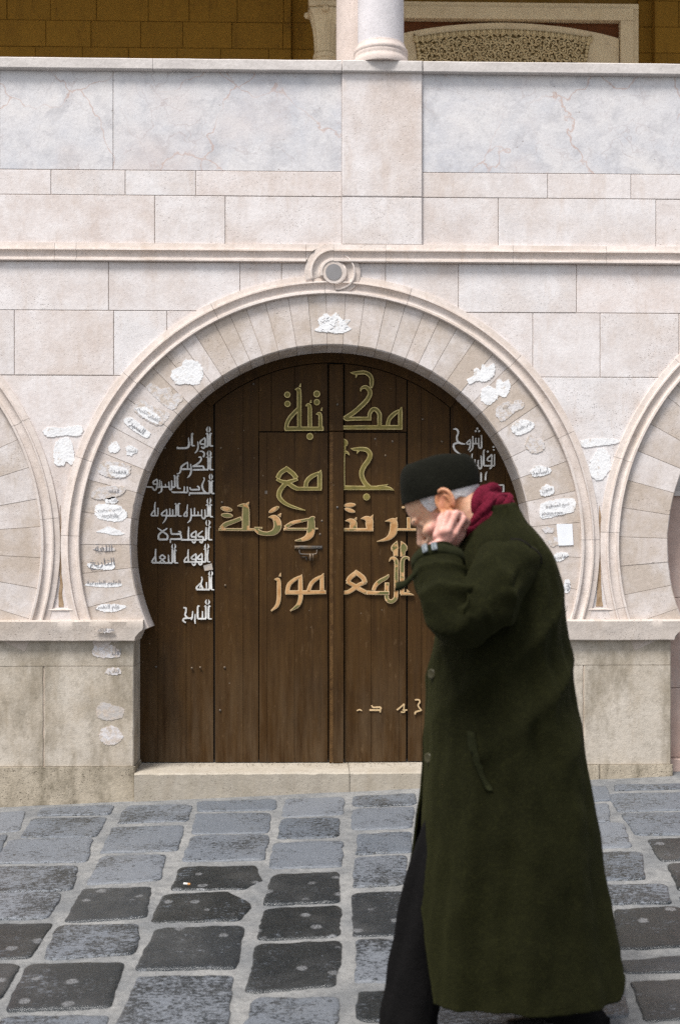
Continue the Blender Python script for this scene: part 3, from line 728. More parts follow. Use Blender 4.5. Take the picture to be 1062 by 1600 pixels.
patches = [
 (L5, '575,255 600,190 690,140 720,85 780,80 830,95 880,120 910,190 905,260 860,340 740,330 640,330', 'white', None),
 (L5, '320,370 370,320 440,350 470,380 580,370 600,440 650,425 705,470 670,530 600,600 520,560 450,500 400,460', 'greyw', None),
 (L5, '190,590 230,530 280,495 400,570 550,630 540,700 460,760 380,740 250,660', 'greyw', None),
 (L5, '90,700 170,680 320,800 370,850 320,890 200,820 110,750', 'white', ('السيرة', 213, 667, 30, 38)),
 (L7, '155,60 190,30 215,55 205,85 170,85', 'white', None),
 (L7, '245,60 270,50 305,75 285,95 255,100', 'white', ('السير', 206, 704, 14, 10)),
 (L7, '110,150 150,130 265,150 255,205 180,215 112,190', 'greyw', None),
 (L7, '75,285 120,260 230,255 235,290 165,320 80,315', 'greyw', ('الفقه', 178, 767, 16, 0)),
 (L7, '140,320 180,308 205,325 190,342 150,340', 'white', ('الادب', 176, 782, 14, 0)),
 (L7, '88,380 110,345 200,348 235,370 255,400 220,430 140,425 105,410', 'white', None),
 (L7, '95,485 125,470 165,458 235,490 190,500 130,488', 'white', None),
 (L7, '80,570 120,560 190,565 185,578 130,580', 'greyw', ('اللغة', 162, 856, 27, 0)),
 (L7, '55,660 62,640 120,650 185,635 185,668 130,672', 'white', ('التاريخ', 160, 881, 38, -4)),
 (L7, '42,752 70,738 215,740 215,756 130,760', 'white', ('العلوم الطبيعية', 162, 911, 52, 0)),
 (L7, '95,870 130,845 235,850 230,870 160,885', 'white', ('علم النفس', 168, 949, 38, 0)),
 (L7, '78,1080 95,1050 130,1062 180,1050 215,1080 210,1108 120,1112 85,1100', 'greyw', ('اول', 182, 1018, 14, 0)),
 (L7, '140,1190 160,1165 215,1165 218,1190 180,1200', 'greyw', ('كتاب', 179, 1049, 16, 0)),
 (L7, '95,1370 130,1335 180,1350 235,1365 225,1410 160,1425 105,1410', 'faint', None),
 (L7, '110,1500 130,1465 190,1455 230,1500 205,1540 140,1545', 'greyw', None),
 (R6, '195,280 265,240 265,185 300,165 335,195 350,130 400,155 475,120 475,220 430,280 370,310 300,300 215,335', 'white', None),
 (R6, '335,460 345,390 420,350 485,380 500,300 530,280 570,308 620,290 645,340 620,430 580,470 520,450 500,490 420,550 350,510', 'white', None),
 (R6, '490,650 500,580 540,550 620,505 670,535 690,500 760,505 785,570 700,620 600,700 540,715', 'greyw', ('حديث', 791, 636, 13, -32)),
 (R6, '645,790 700,720 800,700 890,740 860,800 780,850 700,860', 'white', ('مصطلحات', 816, 668, 30, -28)),
 (R6, '790,970 840,860 900,910 970,905 990,1000 930,1050 850,1040', 'greyw', None),
 (Z6, '18,152 50,125 100,138 108,150 85,165 35,172', 'white', ('أسانيد', 843, 736, 26, -6)),
 (Z6, '58,232 90,205 120,222 112,245 70,252', 'white', ('متون', 854, 766, 17, -14)),
 (Z6, '60,310 70,285 120,268 200,265 202,315 140,332 80,348 62,340', 'white', ('نسخ المخطوط', 870, 790, 38, -8)),
 (Z6, '70,392 90,382 115,388 112,405 80,405', 'greyw', None),
 (Z6, '92,440 110,425 140,428 135,458 105,462', 'greyw', None),
 (Z6, '112,512 130,492 170,488 178,500 150,522 120,522', 'white', ('تفاسير', 875, 870, 22, -4)),
 (Z6, '160,635 165,605 182,602 188,630 180,655 165,658', 'white', ('لغة', 886, 917, 12, -80)),
 (Z6, '152,712 160,698 172,705 170,732 155,736', 'greyw', None),
 (Z3, '132,578 150,565 200,568 245,561 256,578 240,593 200,590 150,596', 'white', None),
 (Z3, '172,612 190,600 215,600 230,650 222,682 205,672 195,684 172,680 165,650', 'white', None),
 (Z4, '755,605 800,598 868,600 868,613 800,622 765,625', 'white', None),
 (Z4, '810,630 835,632 852,680 838,705 818,726 790,715 785,680', 'white', None),
 (((440, 370), 5.9), '330,770 400,705 450,730 510,700 550,760 630,765 600,810 640,855 530,890 430,880 300,865 350,820', 'white', None),
]
for (off, k), s_, m_, t in patches:
    pp = C3(off, k, s_)
    av = sum(p[1] for p in pp) / len(pp)
    o = obj('paint_patch', blob(pp, None, m_), m_, facade)
    if t: writing(t[0], *t[1:], o)
# a second coat of white with the words on two of the grey pads; freehand writing on the rest
o = obj('paint_patch', blob(C3(*L5, '210,580 300,568 380,610 462,675 455,720 430,745 300,680 240,630'), None, 'white', .0032), 'white', facade); writing('القران الكريم', 231, 648, 36, 32, o, -.0055)
o = obj('paint_patch', blob(C3(*L7, '162,170 175,150 250,170 248,205 180,208'), None, 'white', .0032), 'white', facade); writing('العقيدة', 185, 737, 24, 8, o, -.0055)
o = obj('paint_patch', blob([(151, 985), (165, 982), (180, 983), (178, 987), (160, 988)], None, 'greyw', .0022, -.0405), 'greyw', facade); writing('علم الكلام', 166, 985, 26, -2, o, -.0445)
o = obj('paint_patch', blob(C3(*Z6, '66,330 100,322 160,318 158,330 100,336 70,340'), None, 'white', .0032), 'white', facade); writing('photo.com', 862, 802, 33, -3, o, -.0055)
o = obj('paint_patch', blob(C3(*L7, '100,385 130,360 200,360 225,385 190,412 130,408'), None, 'white', .0032), 'white', facade)
writing('الحديث وعلومه', 171, 797, 36, -6, o, -.0055); writing('والتفسير', 172, 805, 26, 4, o, -.0056)
rs = random.Random(11); sl = []
for k in range(26):
    u, v = rs.uniform(500, 540), rs.uniform(497, 517); a_ = rs.uniform(-.9, .5); l_ = rs.uniform(1.5, 5)
    sl.append([(u, v), (u + l_ * .5, v + l_ * .5 * a_ + rs.uniform(-1, 1)), (u + l_, v + l_ * a_)])
scribble(sl, facade, .28, -.0028)
b = MB(); b.prism([(q.x, q.z) for q in [P(*p) for p in ((868.5, 819), (881, 818.4), (893, 818.8), (894, 835), (895, 851.5), (882, 852.3), (871.8, 852.5), (870, 836))]], -.004, .0)
pn = obj('paper_notice', b, 'paper')
tag(pn, 'blank white rectangular paper sheet pasted on the right side of the arch', 'notice')

# ================================================================== DOOR
DY = .215
def DP(u, v, y=DY): q = P(u, v, y); return q.x, q.z
door = thing('arched_door', 'dark brown double plank door with raised gold and white Arabic letters', 'door', (ACX, DY, WZ(1190)))
zb = DP(525, 1190)[1]
def arch_poly(x0, x1, cz, r, cx, z0, n=40, inv=False):
    """column between x0 and x1 from z0 up to the circle"""
    top = [(x0 + (x1 - x0) * k / n, cz + math.sqrt(max(0, r * r - (x0 + (x1 - x0) * k / n - cx) ** 2))) for k in range(n + 1)]
    return [(x0, z0), (x1, z0)] + top[::-1]
CX, CZ = ACX, ACZ
RB = R1 + .05
def planks(us, r, y0, y1, zlo, ztop=None, gap=.0008, name='plank', parent=None):
    b = MB()
    for a, c in zip(us, us[1:]):
        xa, xc = DP(a, 900)[0] + gap, DP(c, 900)[0] - gap
        yy = y0 + rnd.uniform(-.0012, .0012)
        pl = arch_poly(xa, xc, CZ, r, CX, zlo, 24) if ztop is None else [(xa, zlo), (xc, zlo), (xc, ztop), (xa, ztop)]
        b.prism(pl, yy, y1)
    return b
ZW = DP(525, 675)[1]                       # top of the wicket doors
sides = {'l': ([205, 247, 291, 333.5], 0), 'r': ([703.5, 745, 789, 832], 0)}
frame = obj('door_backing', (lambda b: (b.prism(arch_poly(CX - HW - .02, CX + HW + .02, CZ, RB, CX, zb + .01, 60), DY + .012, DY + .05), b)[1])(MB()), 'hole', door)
for us in (sides['l'][0], sides['r'][0]):
    obj('side_panel', planks(us, RB, DY + .004, DY + .011, zb), 'wood', door)
RI = hypot(DP(336, 630)[0] - CX, DP(336, 630)[1] - CZ)     # inner edge of the curved head
b = MB(); n = 70; a0 = math.acos(min(1, (DP(703, 630)[0] - CX) / RI))
b.grid([[V((CX + r * cos(t), y, CZ + r * sin(t))) for r, y in ((RI, DY + .011), (RI, DY - .006), (RB, DY - .006))] for t in [a0 + (pi - 2 * a0) * k / n for k in range(n + 1)]])
obj('curved_head', b, 'wood', door)
leafs = {}
for nm, us, wu in (('l', [336, 380, 404], [404, 417.5, 460, 512]), ('r', [636.5, 658, 702], [538, 579.5, 622.5, 635])):
    lf = obj('leaf', planks(us, RI - .004, DY - .001, DY + .011, zb), 'wood', door); leafs[nm] = lf
    b = MB()
    xs_ = [404, 424, 460, 512] if nm == 'l' else [538, 579.5, 618, 635]
    for a, c in zip(xs_, xs_[1:]):
        xa, xc = DP(a, 900)[0] + .0014, DP(c, 900)[0] - .0014
        pl = arch_poly(xa, xc, CZ, RI - .004, CX, ZW + .003, 20); b.prism(pl, DY - .0005, DY + .011)
    obj('head_board', b, 'wood', lf)
    wu = [wu[0] + (1.0 if nm == 'l' else 0)] + wu[1:-1] + [wu[-1] - (0 if nm == 'l' else 1.0)]
    obj('wicket_door', planks(wu, 0, DY - .005, DY + .011, zb, ZW - .004), 'wood', lf)
# central post, in two lengths, with a bead along its edge
b = MB(); x0, x1 = DP(514, 900)[0], DP(536, 900)[0]
b.block(x0, x1, ZW + .002, CZ + RI - .01, DY - .02, DY + .01, .003); b.block(x0, x1 + .002, zb - .004, ZW - .002, DY - .024, DY + .01, .003)
post = obj('centre_post', b, 'wood', door)
b = MB()
for du in (2.4, 5.2): b.tube([(x0 + du * PX, DY - .0245, zb), (x0 + du * PX, DY - .0245, (zb + ZW) / 2), (x0 + du * PX, DY - .0245, ZW - .004)], .0022, 8)
obj('bead', b, 'worn_wood', post)
# wood stains: nail heads
for u, v in ((347, 785), (396, 600), (352, 915), (351, 1043), (313, 1043), (527, 793), (527, 632), (344, 1110), (345, 700), (660, 655), (586, 686), (602, 712), (613, 690), (690, 690), (690, 880), (503, 814), (500, 835), (244, 1042), (300, 1044), (258, 700)):
    b = MB(); b.ball(P(u, v, DY - (.0245 if 515 < u < 536 else .004)), (.006, .004, .006), 10); obj('nail_head', b, 'iron', door, smooth=True)

def ribbon(pts, y0, y1, shrink, b, mi):
    """pts (x, z, w): a flat raised stroke"""
    pts = [p for p in pts]; Lf, Rt = [], []; n = len(pts)
    for i, (x, z, w_) in enumerate(pts):
        xa, za, _ = pts[max(i - 1, 0)]; xb, zb_, _ = pts[min(i + 1, n - 1)]
        tx, tz = xb - xa, zb_ - za; L = hypot(tx, tz) or 1; nx, nz_ = -tz / L, tx / L; h = max(w_ / 2 - shrink, .0002)
        ex = 0
        if i == 0: ex = shrink
        if i == n - 1: ex = -shrink
        cx_, cz_ = x + tx / L * ex, z + tz / L * ex
        Lf.append((cx_ + nx * h, cz_ + nz_ * h)); Rt.append((cx_ - nx * h, cz_ - nz_ * h))
    rows = [[V((l[0], y1, l[1])), V((l[0], y0, l[1])), V((r[0], y0, r[1])), V((r[0], y1, r[1]))] for l, r in zip(Lf, Rt)]
    b.grid(rows, True, mi, True)
def letters(off, k, text, parent, mats, th=.0095, y=None, rim=1.15, smooth=True, name='lettering', wmul=1.):
    b = MB(); y = DY - .004 if y is None else y; c = 0
    s = PX * (DW + DY) / DW
    def pt(a): q = DP(off[0] + a[0] / k, off[1] + a[1] / k); return q
    for st in text.replace('\n', ';').split(';'):
        st = st.strip()
        if not st: continue
        jy = (c % 9) * .00035; c += 1
        if st[0] in 'oe':
            a = list(map(float, st[1:].split(','))); x, z = pt(a[:2]); n = 26
            ra, rb, an = (a[2], a[2], 0) if st[0] == 'o' else a[2:5]
            for sh, y0, mi in ((0, y - th - jy, 0), (rim * s, y - th - jy - .0012, 1)):
                if sh and len(mats) < 2: continue
                A, B = ra / k * s - sh, rb / k * s - sh; t0 = RAD(-an)
                b.prism([(x + A * cos(q) * cos(t0) - B * sin(q) * sin(t0), z + A * cos(q) * sin(t0) + B * sin(q) * cos(t0)) for q in [2 * pi * i / n for i in range(n)]], y0, y, mi)
            continue
        pts = [tuple(map(float, p.split(','))) for p in st.split()]
        pts = [(*pt(p), p[2] * wmul / k * s) for p in pts]
        if len(pts) > 2 and smooth: pts = catmull(pts, 5)
        ribbon(pts, y - th - jy, y, 0, b, 0)
        if len(mats) > 1: ribbon(pts, y - th - jy - .0012, y - .001, rim * s, b, 1)
    return obj(name, b, mats, parent)
kA = 7.08
letters((510, 570), kA, """262,90,6 300,95,30 360,92,40 420,90,42 470,115,44 495,160,44 495,215,44 495,262,18;322,150,4 330,115,24
374,300,6 385,265,25 430,250,40 470,285,48 478,330,48 440,400,50 360,480,50 280,545,50 200,590,40;178,574,4 215,600,44 300,600,40 492,598,40
472,590,36 475,545,40 505,500,44 545,500,46 580,545,46 583,610,48 583,690,48;162,698,40 400,696,44 836,695,48;828,470,6 814,520,42 812,600,46 812,690,46;800,510,30 740,550,44 690,605,44 672,680,44""", leafs['r'], ['gold', 'olive'])
letters((510, 680), kA, """158,28,4 192,85,85 183,120,58 183,165,56;252,225,6 232,198,24 200,190,36 180,230,46 178,400,46 178,590,50;165,582,48 400,585,46 600,585,46 690,590,36 742,612,4;675,545,6 640,560,22 560,570,26
266,150,6 310,158,36 370,155,44 440,165,50 480,215,52 460,280,52 410,350,52 385,420,52 400,490,52 440,550,52 490,585,40;335,205,6 350,175,28;o440,685,38""", leafs['r'], ['gold', 'olive'])
for d_ in ("e255,775,66,25,-5", "e255,832,62,22,18", "e845,800,18,12,0"): letters((510, 680), kA, d_, leafs['r'], ['rim', 'peel_most'], name='letter_dot')
letters((510, 800), kA, """205,100,6 255,95,46 292,120,80 295,160,84 295,205,84;330,58,6 318,85,34;378,75,6 430,70,50 468,95,86 472,140,84 480,208,64;512,30,6 495,70,38;163,195,34 300,196,34 515,197,34
645,105,6 700,95,40 738,110,80 740,180,84 725,240,80 670,295,46 555,328,8;776,62,6 758,90,40;780,195,28 880,196,28 985,197,28;905,60,40 905,120,40 905,190,40""", leafs['r'], ['rim', 'peel_most'])
letters((510, 800), kA, """778,320,4 752,395,84 760,440,56 762,490,50;820,322,4 850,390,80 840,440,56 838,495,50;690,550,6 710,515,26 745,515,40 770,560,48 768,700,46 766,900,46 755,960,44 712,990,46 668,965,46 662,900,46 665,780,48
910,540,6 900,508,24 860,508,36 835,550,46 833,700,50 832,905,50;815,905,30 900,905,30 962,918,6;885,855,4 900,890,40;685,690,10 660,725,40 590,765,46 540,810,44 515,870,40;440,890,44 560,895,42 690,895,42
330,640,10 330,668,46 400,725,52 425,785,52;330,655,10 330,668,46 260,725,52 232,775,48;222,770,40 300,810,44 350,845,46 440,892,44;435,775,40 370,800,44 310,840,48 240,885,46 175,890,44""", leafs['r'], ['rim', 'peel'])
letters((400, 720), 8.85, """425,75,10 428,112,56 510,180,62 560,245,62;425,85,10 422,112,56 340,170,62 300,245,62;285,255,40 360,290,50 430,305,56 520,365,60 575,388,52;575,255,40 500,280,50 430,305,56 370,360,62 325,430,66 320,500,62 370,565,54 460,620,44 560,655,34 680,688,10
550,388,52 700,388,50 905,388,50;897,130,10 880,190,58 878,280,62 878,390,62;870,170,44 760,225,60 700,290,60 685,370,60""", leafs['l'], ['gold', 'olive'])
letters((335, 770), 6.247, """e120,160,58,24,12;e125,222,58,24,5;e582,165,58,21,-30;225,130,6 280,125,40 306,150,66 308,250,74 308,365,74;340,90,6 322,115,34;265,250,40 190,280,42 110,310,46 70,350,46;45,358,26 250,360,26 400,360,26;390,345,24 430,345,22 470,345,20
528,240,6 580,240,50 612,280,74 615,340,76 580,385,60 510,400,40 440,385,46 400,350,40;652,200,6 632,230,38;675,355,24 900,355,24 1010,350,14;978,235,10 948,265,66 942,350,76 930,410,72 880,450,46 785,468,10;960,250,24 860,272,30 760,295,36 690,340,36""", leafs['l'], ['rim', 'peel'])
letters((420, 880), 10.62, """90,270,8 140,270,60 166,300,66 170,450,70 165,600,70 130,710,60 40,790,24;196,160,8 184,220,42;548,185,8 527,260,66 525,450,74 525,580,74 480,700,66 355,790,20;530,220,40 430,270,60 340,350,70 310,450,70 305,500,70;275,485,70 560,485,70 945,480,60
910,165,8 882,230,62 880,350,70 880,460,72;890,210,40 790,260,60 710,330,66 668,420,66 660,470,66""", leafs['l'], ['rim', 'peel_most'])
letters((420, 570), 8.85, """360,350,6 400,345,50 418,380,60 420,600,60 422,880,58;440,265,6 430,310,28;420,600,50 360,660,56 290,740,56 250,820,54 240,900,50;222,888,60 500,888,56 755,888,56
505,575,6 545,560,50 565,600,56 566,700,58 568,870,60;585,490,6 576,530,30;650,690,6 690,680,46 710,710,50 712,800,54 712,880,56;735,595,6 724,640,28;o256,420,42;o258,545,42;o662,408,46;o662,522,42;o566,995,46""", leafs['l'], ['gold', 'olive'])
for d_ in ("140,330,12 175,315,16 205,330,12", "300,320,22 440,320,24;440,320,20 436,350,16;440,315,20 440,285,20 350,285,18 330,260,16",
           "650,320,18 700,280,16 742,240,14;742,240,14 738,300,16 745,345,16 700,345,16;720,320,14 780,320,16",
           "880,190,16 930,190,18 940,220,18 920,260,18 950,310,18 965,325,16;955,325,18 890,345,20 880,375,16"): letters((540, 1070), 8.17, d_, leafs['r'], ['rim'], .006)
WM = ['white_letter']
for off, txt in (((220, 650), """928,145,4 915,185,22 925,225,10;945,145,4 958,185,22 945,225,10;900,250,8 922,245,20 928,290,24 928,420,24;928,420,22 890,425,20;985,250,8 965,245,20 958,290,24 958,415,24;958,415,20 1000,415,14
890,300,14 830,350,20 822,385,20;822,390,20 890,390,20;892,310,18 892,360,20 885,430,22 860,445,20 840,425,18;790,355,14 795,420,20 785,470,20 750,515,10;730,250,10 712,245,20 708,300,24 708,410,24;708,410,20 750,412,14;662,300,10 668,400,24 640,440,24 560,446,22 500,445,22;500,445,14 515,425,12"""),
 ((220, 650), """938,478,4 925,520,22 938,560,10;957,478,4 970,520,22 957,560,10;905,575,8 930,570,20 935,620,24 935,740,24;935,742,22 720,745,20;990,575,8 968,570,20 963,620,24 963,740,24;963,742,20 1005,742,14
810,490,8 850,490,18 880,520,20 868,570,20;800,575,10 830,570,18 835,610,20 790,660,22 720,700,20;720,697,20 860,695,20;862,690,20 880,745,20;690,665,12 700,740,22 685,810,22 645,855,10;560,735,22 690,735,22;650,640,12 650,740,20;655,640,16 600,670,20 562,710,22 545,780,20 500,805,12"""),
 ((220, 650), """962,800,4 952,840,20 962,880,8;975,800,4 990,840,20 978,880,8;930,900,8 950,900,20 955,940,24 955,1070,24;1005,905,8 985,900,18 980,940,24 980,1070,24;980,1070,20 1020,1072,14;870,850,14 880,880,14 850,960,22 870,1030,24 900,1060,24;670,1068,24 955,1068,24
680,985,12 692,1020,20;690,1020,20 810,1020,20;810,1025,20 805,985,20 780,970,14;680,1068,20 672,1105,12;645,975,14 650,1050,22;605,975,16 602,1055,20;650,1058,20 440,1055,20;440,1055,14 425,1040,10"""),
 ((220, 650), """535,830,8 512,830,18 508,880,22 512,1000,22;512,1000,18 555,1003,14;455,830,10 472,830,18 475,900,22 475,980,22;475,983,20 430,985,20;430,890,14 430,1000,20 415,1022,18 398,1000,16 390,910,14;390,980,18 215,985,18;345,940,12 345,985,18
285,900,12 292,985,18 285,1040,20 245,1070,10;265,885,12 262,985,18;230,870,14 180,905,20 170,935,20;170,940,20 235,945,20;230,880,18 232,950,20 215,1010,20 188,1025,18 165,990,20;165,985,18 60,978,14"""),
 ((220, 650), """932,1140,4 922,1180,20 932,1215,8;958,1130,4 968,1170,20 952,1215,8;900,1235,8 925,1230,20 932,1270,24 932,1390,24;990,1235,8 965,1230,20 960,1270,24 960,1390,24;960,1390,20 1000,1395,14;890,1290,14 890,1400,20 867,1418,20 847,1390,16 845,1295,14;932,1385,18 890,1385,18
845,1375,18 690,1378,18;795,1320,12 795,1375,16;745,1270,14 745,1375,18;695,1280,14 700,1375,20 685,1440,18 645,1480,8;655,1225,10 645,1250,14 640,1390,20;640,1388,18 595,1385,18;595,1385,18 615,1340,18 645,1310,14"""),
 ((220, 650), """550,1215,10 525,1215,18 520,1260,22 522,1380,22;522,1382,18 565,1385,14;470,1220,10 490,1215,16 492,1280,22 492,1380,22;355,1380,20 495,1380,20;445,1290,14 445,1375,18;405,1280,14 405,1375,18;365,1290,14 300,1340,20 290,1372,20;290,1375,20 360,1378,20;362,1300,16 360,1380,18 340,1440,16 305,1485,8
240,1270,14 240,1375,18;150,1380,18 245,1378,18;205,1190,12 195,1250,16 200,1370,20;200,1290,16 160,1340,18 145,1378,18"""),
 ((220, 800), """915,110,4 905,150,20 918,190,8;938,110,4 955,145,20 938,195,8;905,210,16 905,290,24 905,380,24;970,215,8 950,205,18 940,260,22 940,380,22;940,382,18 990,385,12;860,260,12 800,310,20 798,340,20;798,342,20 860,342,20;862,340,20 865,380,20 845,425,20 815,405,18;560,385,20 905,385,20
770,260,12 710,300,20 700,340,20;700,343,20 765,345,20;768,265,16 765,345,20 755,410,20 730,425,18 705,385,18;665,205,12 660,300,22 662,380,22;415,225,16 425,305,22;425,305,22 545,305,22;548,310,22 550,275,20 520,272,14;555,310,18 565,370,22;565,375,22 410,375,22;412,375,20 412,430,16
235,220,10 300,270,22;370,225,12 300,270,22;300,270,22 250,320,22 250,380,24;250,380,24 370,380,24;370,380,22 370,320,22 300,270,20"""),
 ((220, 800), """900,440,4 890,480,20 900,515,8;928,440,4 938,480,20 918,515,8;870,515,8 895,515,18 900,560,24 900,690,24;935,520,14 925,600,16 930,690,14;930,690,12 965,690,8;850,570,12 795,620,20 790,650,20;790,652,20 850,652,20;850,580,18 850,650,20 845,710,22 820,730,18 795,690,18;600,690,20 900,690,18
765,575,12 710,620,20 705,650,20;705,654,20 765,655,20;765,580,18 765,655,20 755,715,22 730,735,18 705,690,18;660,515,14 655,580,18 662,685,22;600,690,18 615,650,18 655,610,16"""),
 ((220, 800), """445,440,4 435,480,20 445,510,8;470,440,4 482,480,20 465,515,8;425,520,8 440,520,18 440,570,24 440,700,24;495,540,10 475,525,18 470,580,24 472,700,24;472,702,18 520,705,12;160,700,22 440,705,20;385,590,14 390,700,18;300,590,16 260,630,20;260,630,18 300,660,18 340,700,18;300,590,16 345,630,20;345,632,18 300,660,18 260,695,18;210,510,14 205,600,20 212,690,22;205,610,18 165,670,20 155,700,18"""),
 ((220, 800), """958,820,4 945,855,20 958,885,8;980,815,4 990,850,20 975,885,8;935,900,8 950,900,18 952,950,22 952,1070,22;980,890,14 975,960,22 978,1070,22;978,1072,16 1015,1075,12;910,970,14 912,1065,18;840,895,12 850,930,16 835,1000,18 860,1060,22;770,1070,22 955,1072,22;825,985,14 775,1040,20 775,1068,20;825,990,14 820,1050,16"""),
 ((220, 800), """912,1210,4 900,1245,20 915,1280,8;938,1210,4 948,1245,20 930,1280,8;880,1310,8 898,1300,18 902,1350,22 902,1475,22;965,1310,8 945,1300,18 938,1350,22 938,1475,22;938,1476,18 985,1478,12;855,1370,14 855,1470,18;790,1475,20 905,1475,20;815,1305,10 792,1305,18 788,1400,22 790,1475,20
720,1370,12 714,1450,20 700,1490,16;755,1410,10 750,1500,18 755,1545,12;590,1325,14 625,1330,20 625,1380,20 615,1420,20 650,1465,20 700,1465,14;650,1465,20 595,1475,20 590,1505,20 625,1530,14"""),
 ((690, 660), """o488,85,14;o465,122,14;o512,122,14;545,175,14 545,330,22 530,355,20 507,330,18 505,215,14;505,295,18 425,295,18;465,215,14 465,295,18;425,190,14 425,295,18 420,360,20 380,410,10;390,235,14 345,280,18 345,300,18;345,302,18 390,302,18;390,240,16 390,300,18 380,360,18 360,385,10
155,95,10 200,95,22 225,140,22 205,200,22 215,260,24 260,290,22 320,300,14;230,280,22 170,300,24 160,340,24 190,395,22 255,440,12"""),
 ((690, 660), """o712,340,14;o715,380,12;o632,405,14;725,440,14 722,600,20;580,600,20 725,600,20;690,440,12 630,500,20 630,532,18;630,535,18 685,535,18;690,450,16 685,540,20 680,620,20 655,640,18;590,380,10 575,400,20 575,500,22 575,600,22
540,460,14 545,610,22 522,640,20 502,610,16 500,520,14;380,595,18 500,595,18;455,510,14 455,595,18;420,430,12 410,500,16 410,595,18;355,490,14 385,590,18;o440,630,14;o395,615,12"""),
 ((690, 660), "530,700,14 540,712,20 538,820,22;620,680,10 605,720,18 600,800,20"), ((690, 660), "760,870,16 850,865,20;850,865,20 850,960,22;850,958,18 810,960,14"), ((690, 660), "895,1080,16 905,1130,18 920,1150,14;985,1100,14 945,1150,18 935,1190,18;985,1110,18 990,1210,18")):
    letters(off, 8.85, txt, door, WM, .006, DY + .003, wmul=1.12)
# iron latch on the left wicket
K2 = lambda x, y, d=0.: P(440 + x / 10.62, 840 + y / 10.62, DY - .004 - d)
b = MB()
a, c = K2(212, 135), K2(675, 205); b.block(a.x, c.x, c.z + .004, a.z, DY - .011, DY - .004, .0015)
for x in (240, 300, 590, 650): b.ball(K2(x, 165, .007), .0045, 10)
b.tube(catmull([K2(295, 205, .01), K2(300, 255, .012), K2(340, 275, .013), K2(540, 275, .013), K2(580, 255, .012), K2(585, 205, .01)], 5), .0032, 8)
b.tube([K2(475, 265, .016), K2(475, 330, .014), K2(470, 385, .012)], [.004, .0065, .006], 8); b.tube([K2(520, 270, .016), K2(520, 385, .012)], .003, 8)
b.tube([K2(320, 322, .004), K2(430, 322, .004)], .0025, 6); b.tube([K2(410, 325, .004), K2(410, 385, .004)], .0025, 6)
obj('latch', b, 'iron', leafs['l'], smooth=True)
# a rubbed strip above it and a chip of plaster
b = MB(); b.prism([DP(414, 767), DP(434, 766.5), DP(434, 771.5), DP(414, 772)], DY - .0055, DY - .003); obj('old_plate', b, 'iron', leafs['l'])
for pts in (((443, 1016), (449, 1013), (452, 1018), (446, 1021)), ((451, 1019), (456, 1013), (459, 1017), (454, 1021)), ((318, 884), (331, 880), (333, 890), (320, 892))):
    b = MB(); b.prism([DP(*p) for p in pts], DY - .0058, DY); obj('paint_chip', b, 'faint', door)

# ------------------------------------------------------------------ door step
step = thing('door_step', 'worn pale stone step of two blocks below the brown door', 'step', (ACX, 0, gz(ACX, 0)))
zs0, zs1 = WZ(1206), zb - .003
for u0, u1, seed in ((210, 545.5, 1), (546.5, 834, 2)):
    b = MB(); x0, x1 = P(u0, 1206, -.02).x, P(u1, 1206, -.02).x; rows = []; n = 60
    for k in range(n + 1):
        x = x0 + (x1 - x0) * k / n; e = .004 * nz((x * 12, seed, 1)) + .0025 * nz((x * 40, seed, 3))
        ed = .006 + .006 * max(0, nz((x * 20, seed, 6)))
        rows.append([V((x, .26, -.4)), V((x, -.022 + e * .6, -.4)), V((x, -.022 + e, zs0 - .06)), V((x, -.022 + e, zs0 - ed)), V((x, -.022 + ed, zs0 + e * .4)), V((x, .05, zs0 + .003 + e * .5)), V((x, .26, zs1))])
    b.grid(rows, True, 0, True); obj('step_block', b, 'sill', step, auto=35)
b = MB()
for k in range(420):
    x = ACX + rnd.uniform(-.88, .88); y = .19 - abs(rnd.gauss(0, .045)); y = max(y, 0); r = rnd.uniform(.0012, .0034)
    b.ball((x, y, zs0 + .004 + (zs1 - zs0) * (y / .26) + r * .3), (r, r, r * .7), 6)
o = obj('grit', b, 'sill'); o['kind'] = 'stuff'; o['label'] = 'pale crumbs of grit lying along the top of the door step'; o['category'] = 'grit'

# ================================================================== GALLERY
col_bot = WZ(98.3)
cx = P(595, 100, .06).x; rS = 36.5 * PX
mb = MB()
c1 = thing('marble_column', 'round grey-white marble column standing on the parapet above the pilaster', 'column', (cx, .075, col_bot))
b = MB(); b.lathe((cx, .075, col_bot), [(rS * 1.0, .10), (rS * .99, .5), (rS * .96, 1.5), (rS * .93, 2.6)]); obj('shaft', b, 'column', c1, auto=40)
b = MB(); b.lathe((cx, .075, col_bot), [(rS * 1.24, 0), (rS * 1.26, .012), (rS * 1.20, .03), (rS * 1.17, .037), (rS * 1.16, .044), (rS * 1.175, .05), (rS * 1.15, .06), (rS * 1.18, .066), (rS * 1.17, .078), (rS * 1.07, .092), (rS * 1.06, .104), (rS * .99, .108)]); obj('base', b, 'column_pink', c1, auto=40)
cx2 = P(568, 60, .42).x; r2 = 43 * PX * 1.07
c2 = thing('stone_column', 'plain pinkish stone column close behind the grey marble column', 'column', (cx2, .42, col_bot - .3))
b = MB(); b.lathe((cx2, .42, col_bot - .7), [(r2, 0), (r2, 1), (r2 * .97, 2), (r2 * .95, 3.3)]); obj('shaft', b, 'column_pink', c2, auto=40)
b = MB(); b.lathe((cx2, .42, col_bot - .72), [(r2 * 1.3, 0), (r2 * 1.3, .05), (r2 * 1.15, .09), (r2 * 1.2, .12), (r2 * 1.01, .16)]); obj('base', b, 'column_pink', c2, auto=40)
gf = WZ(405)
b = MB(); b.box(WL, WR, .245, 3.3, gf - .15, gf); fl = obj('gallery_floor', b, 'coping'); fl['kind'] = 'structure'
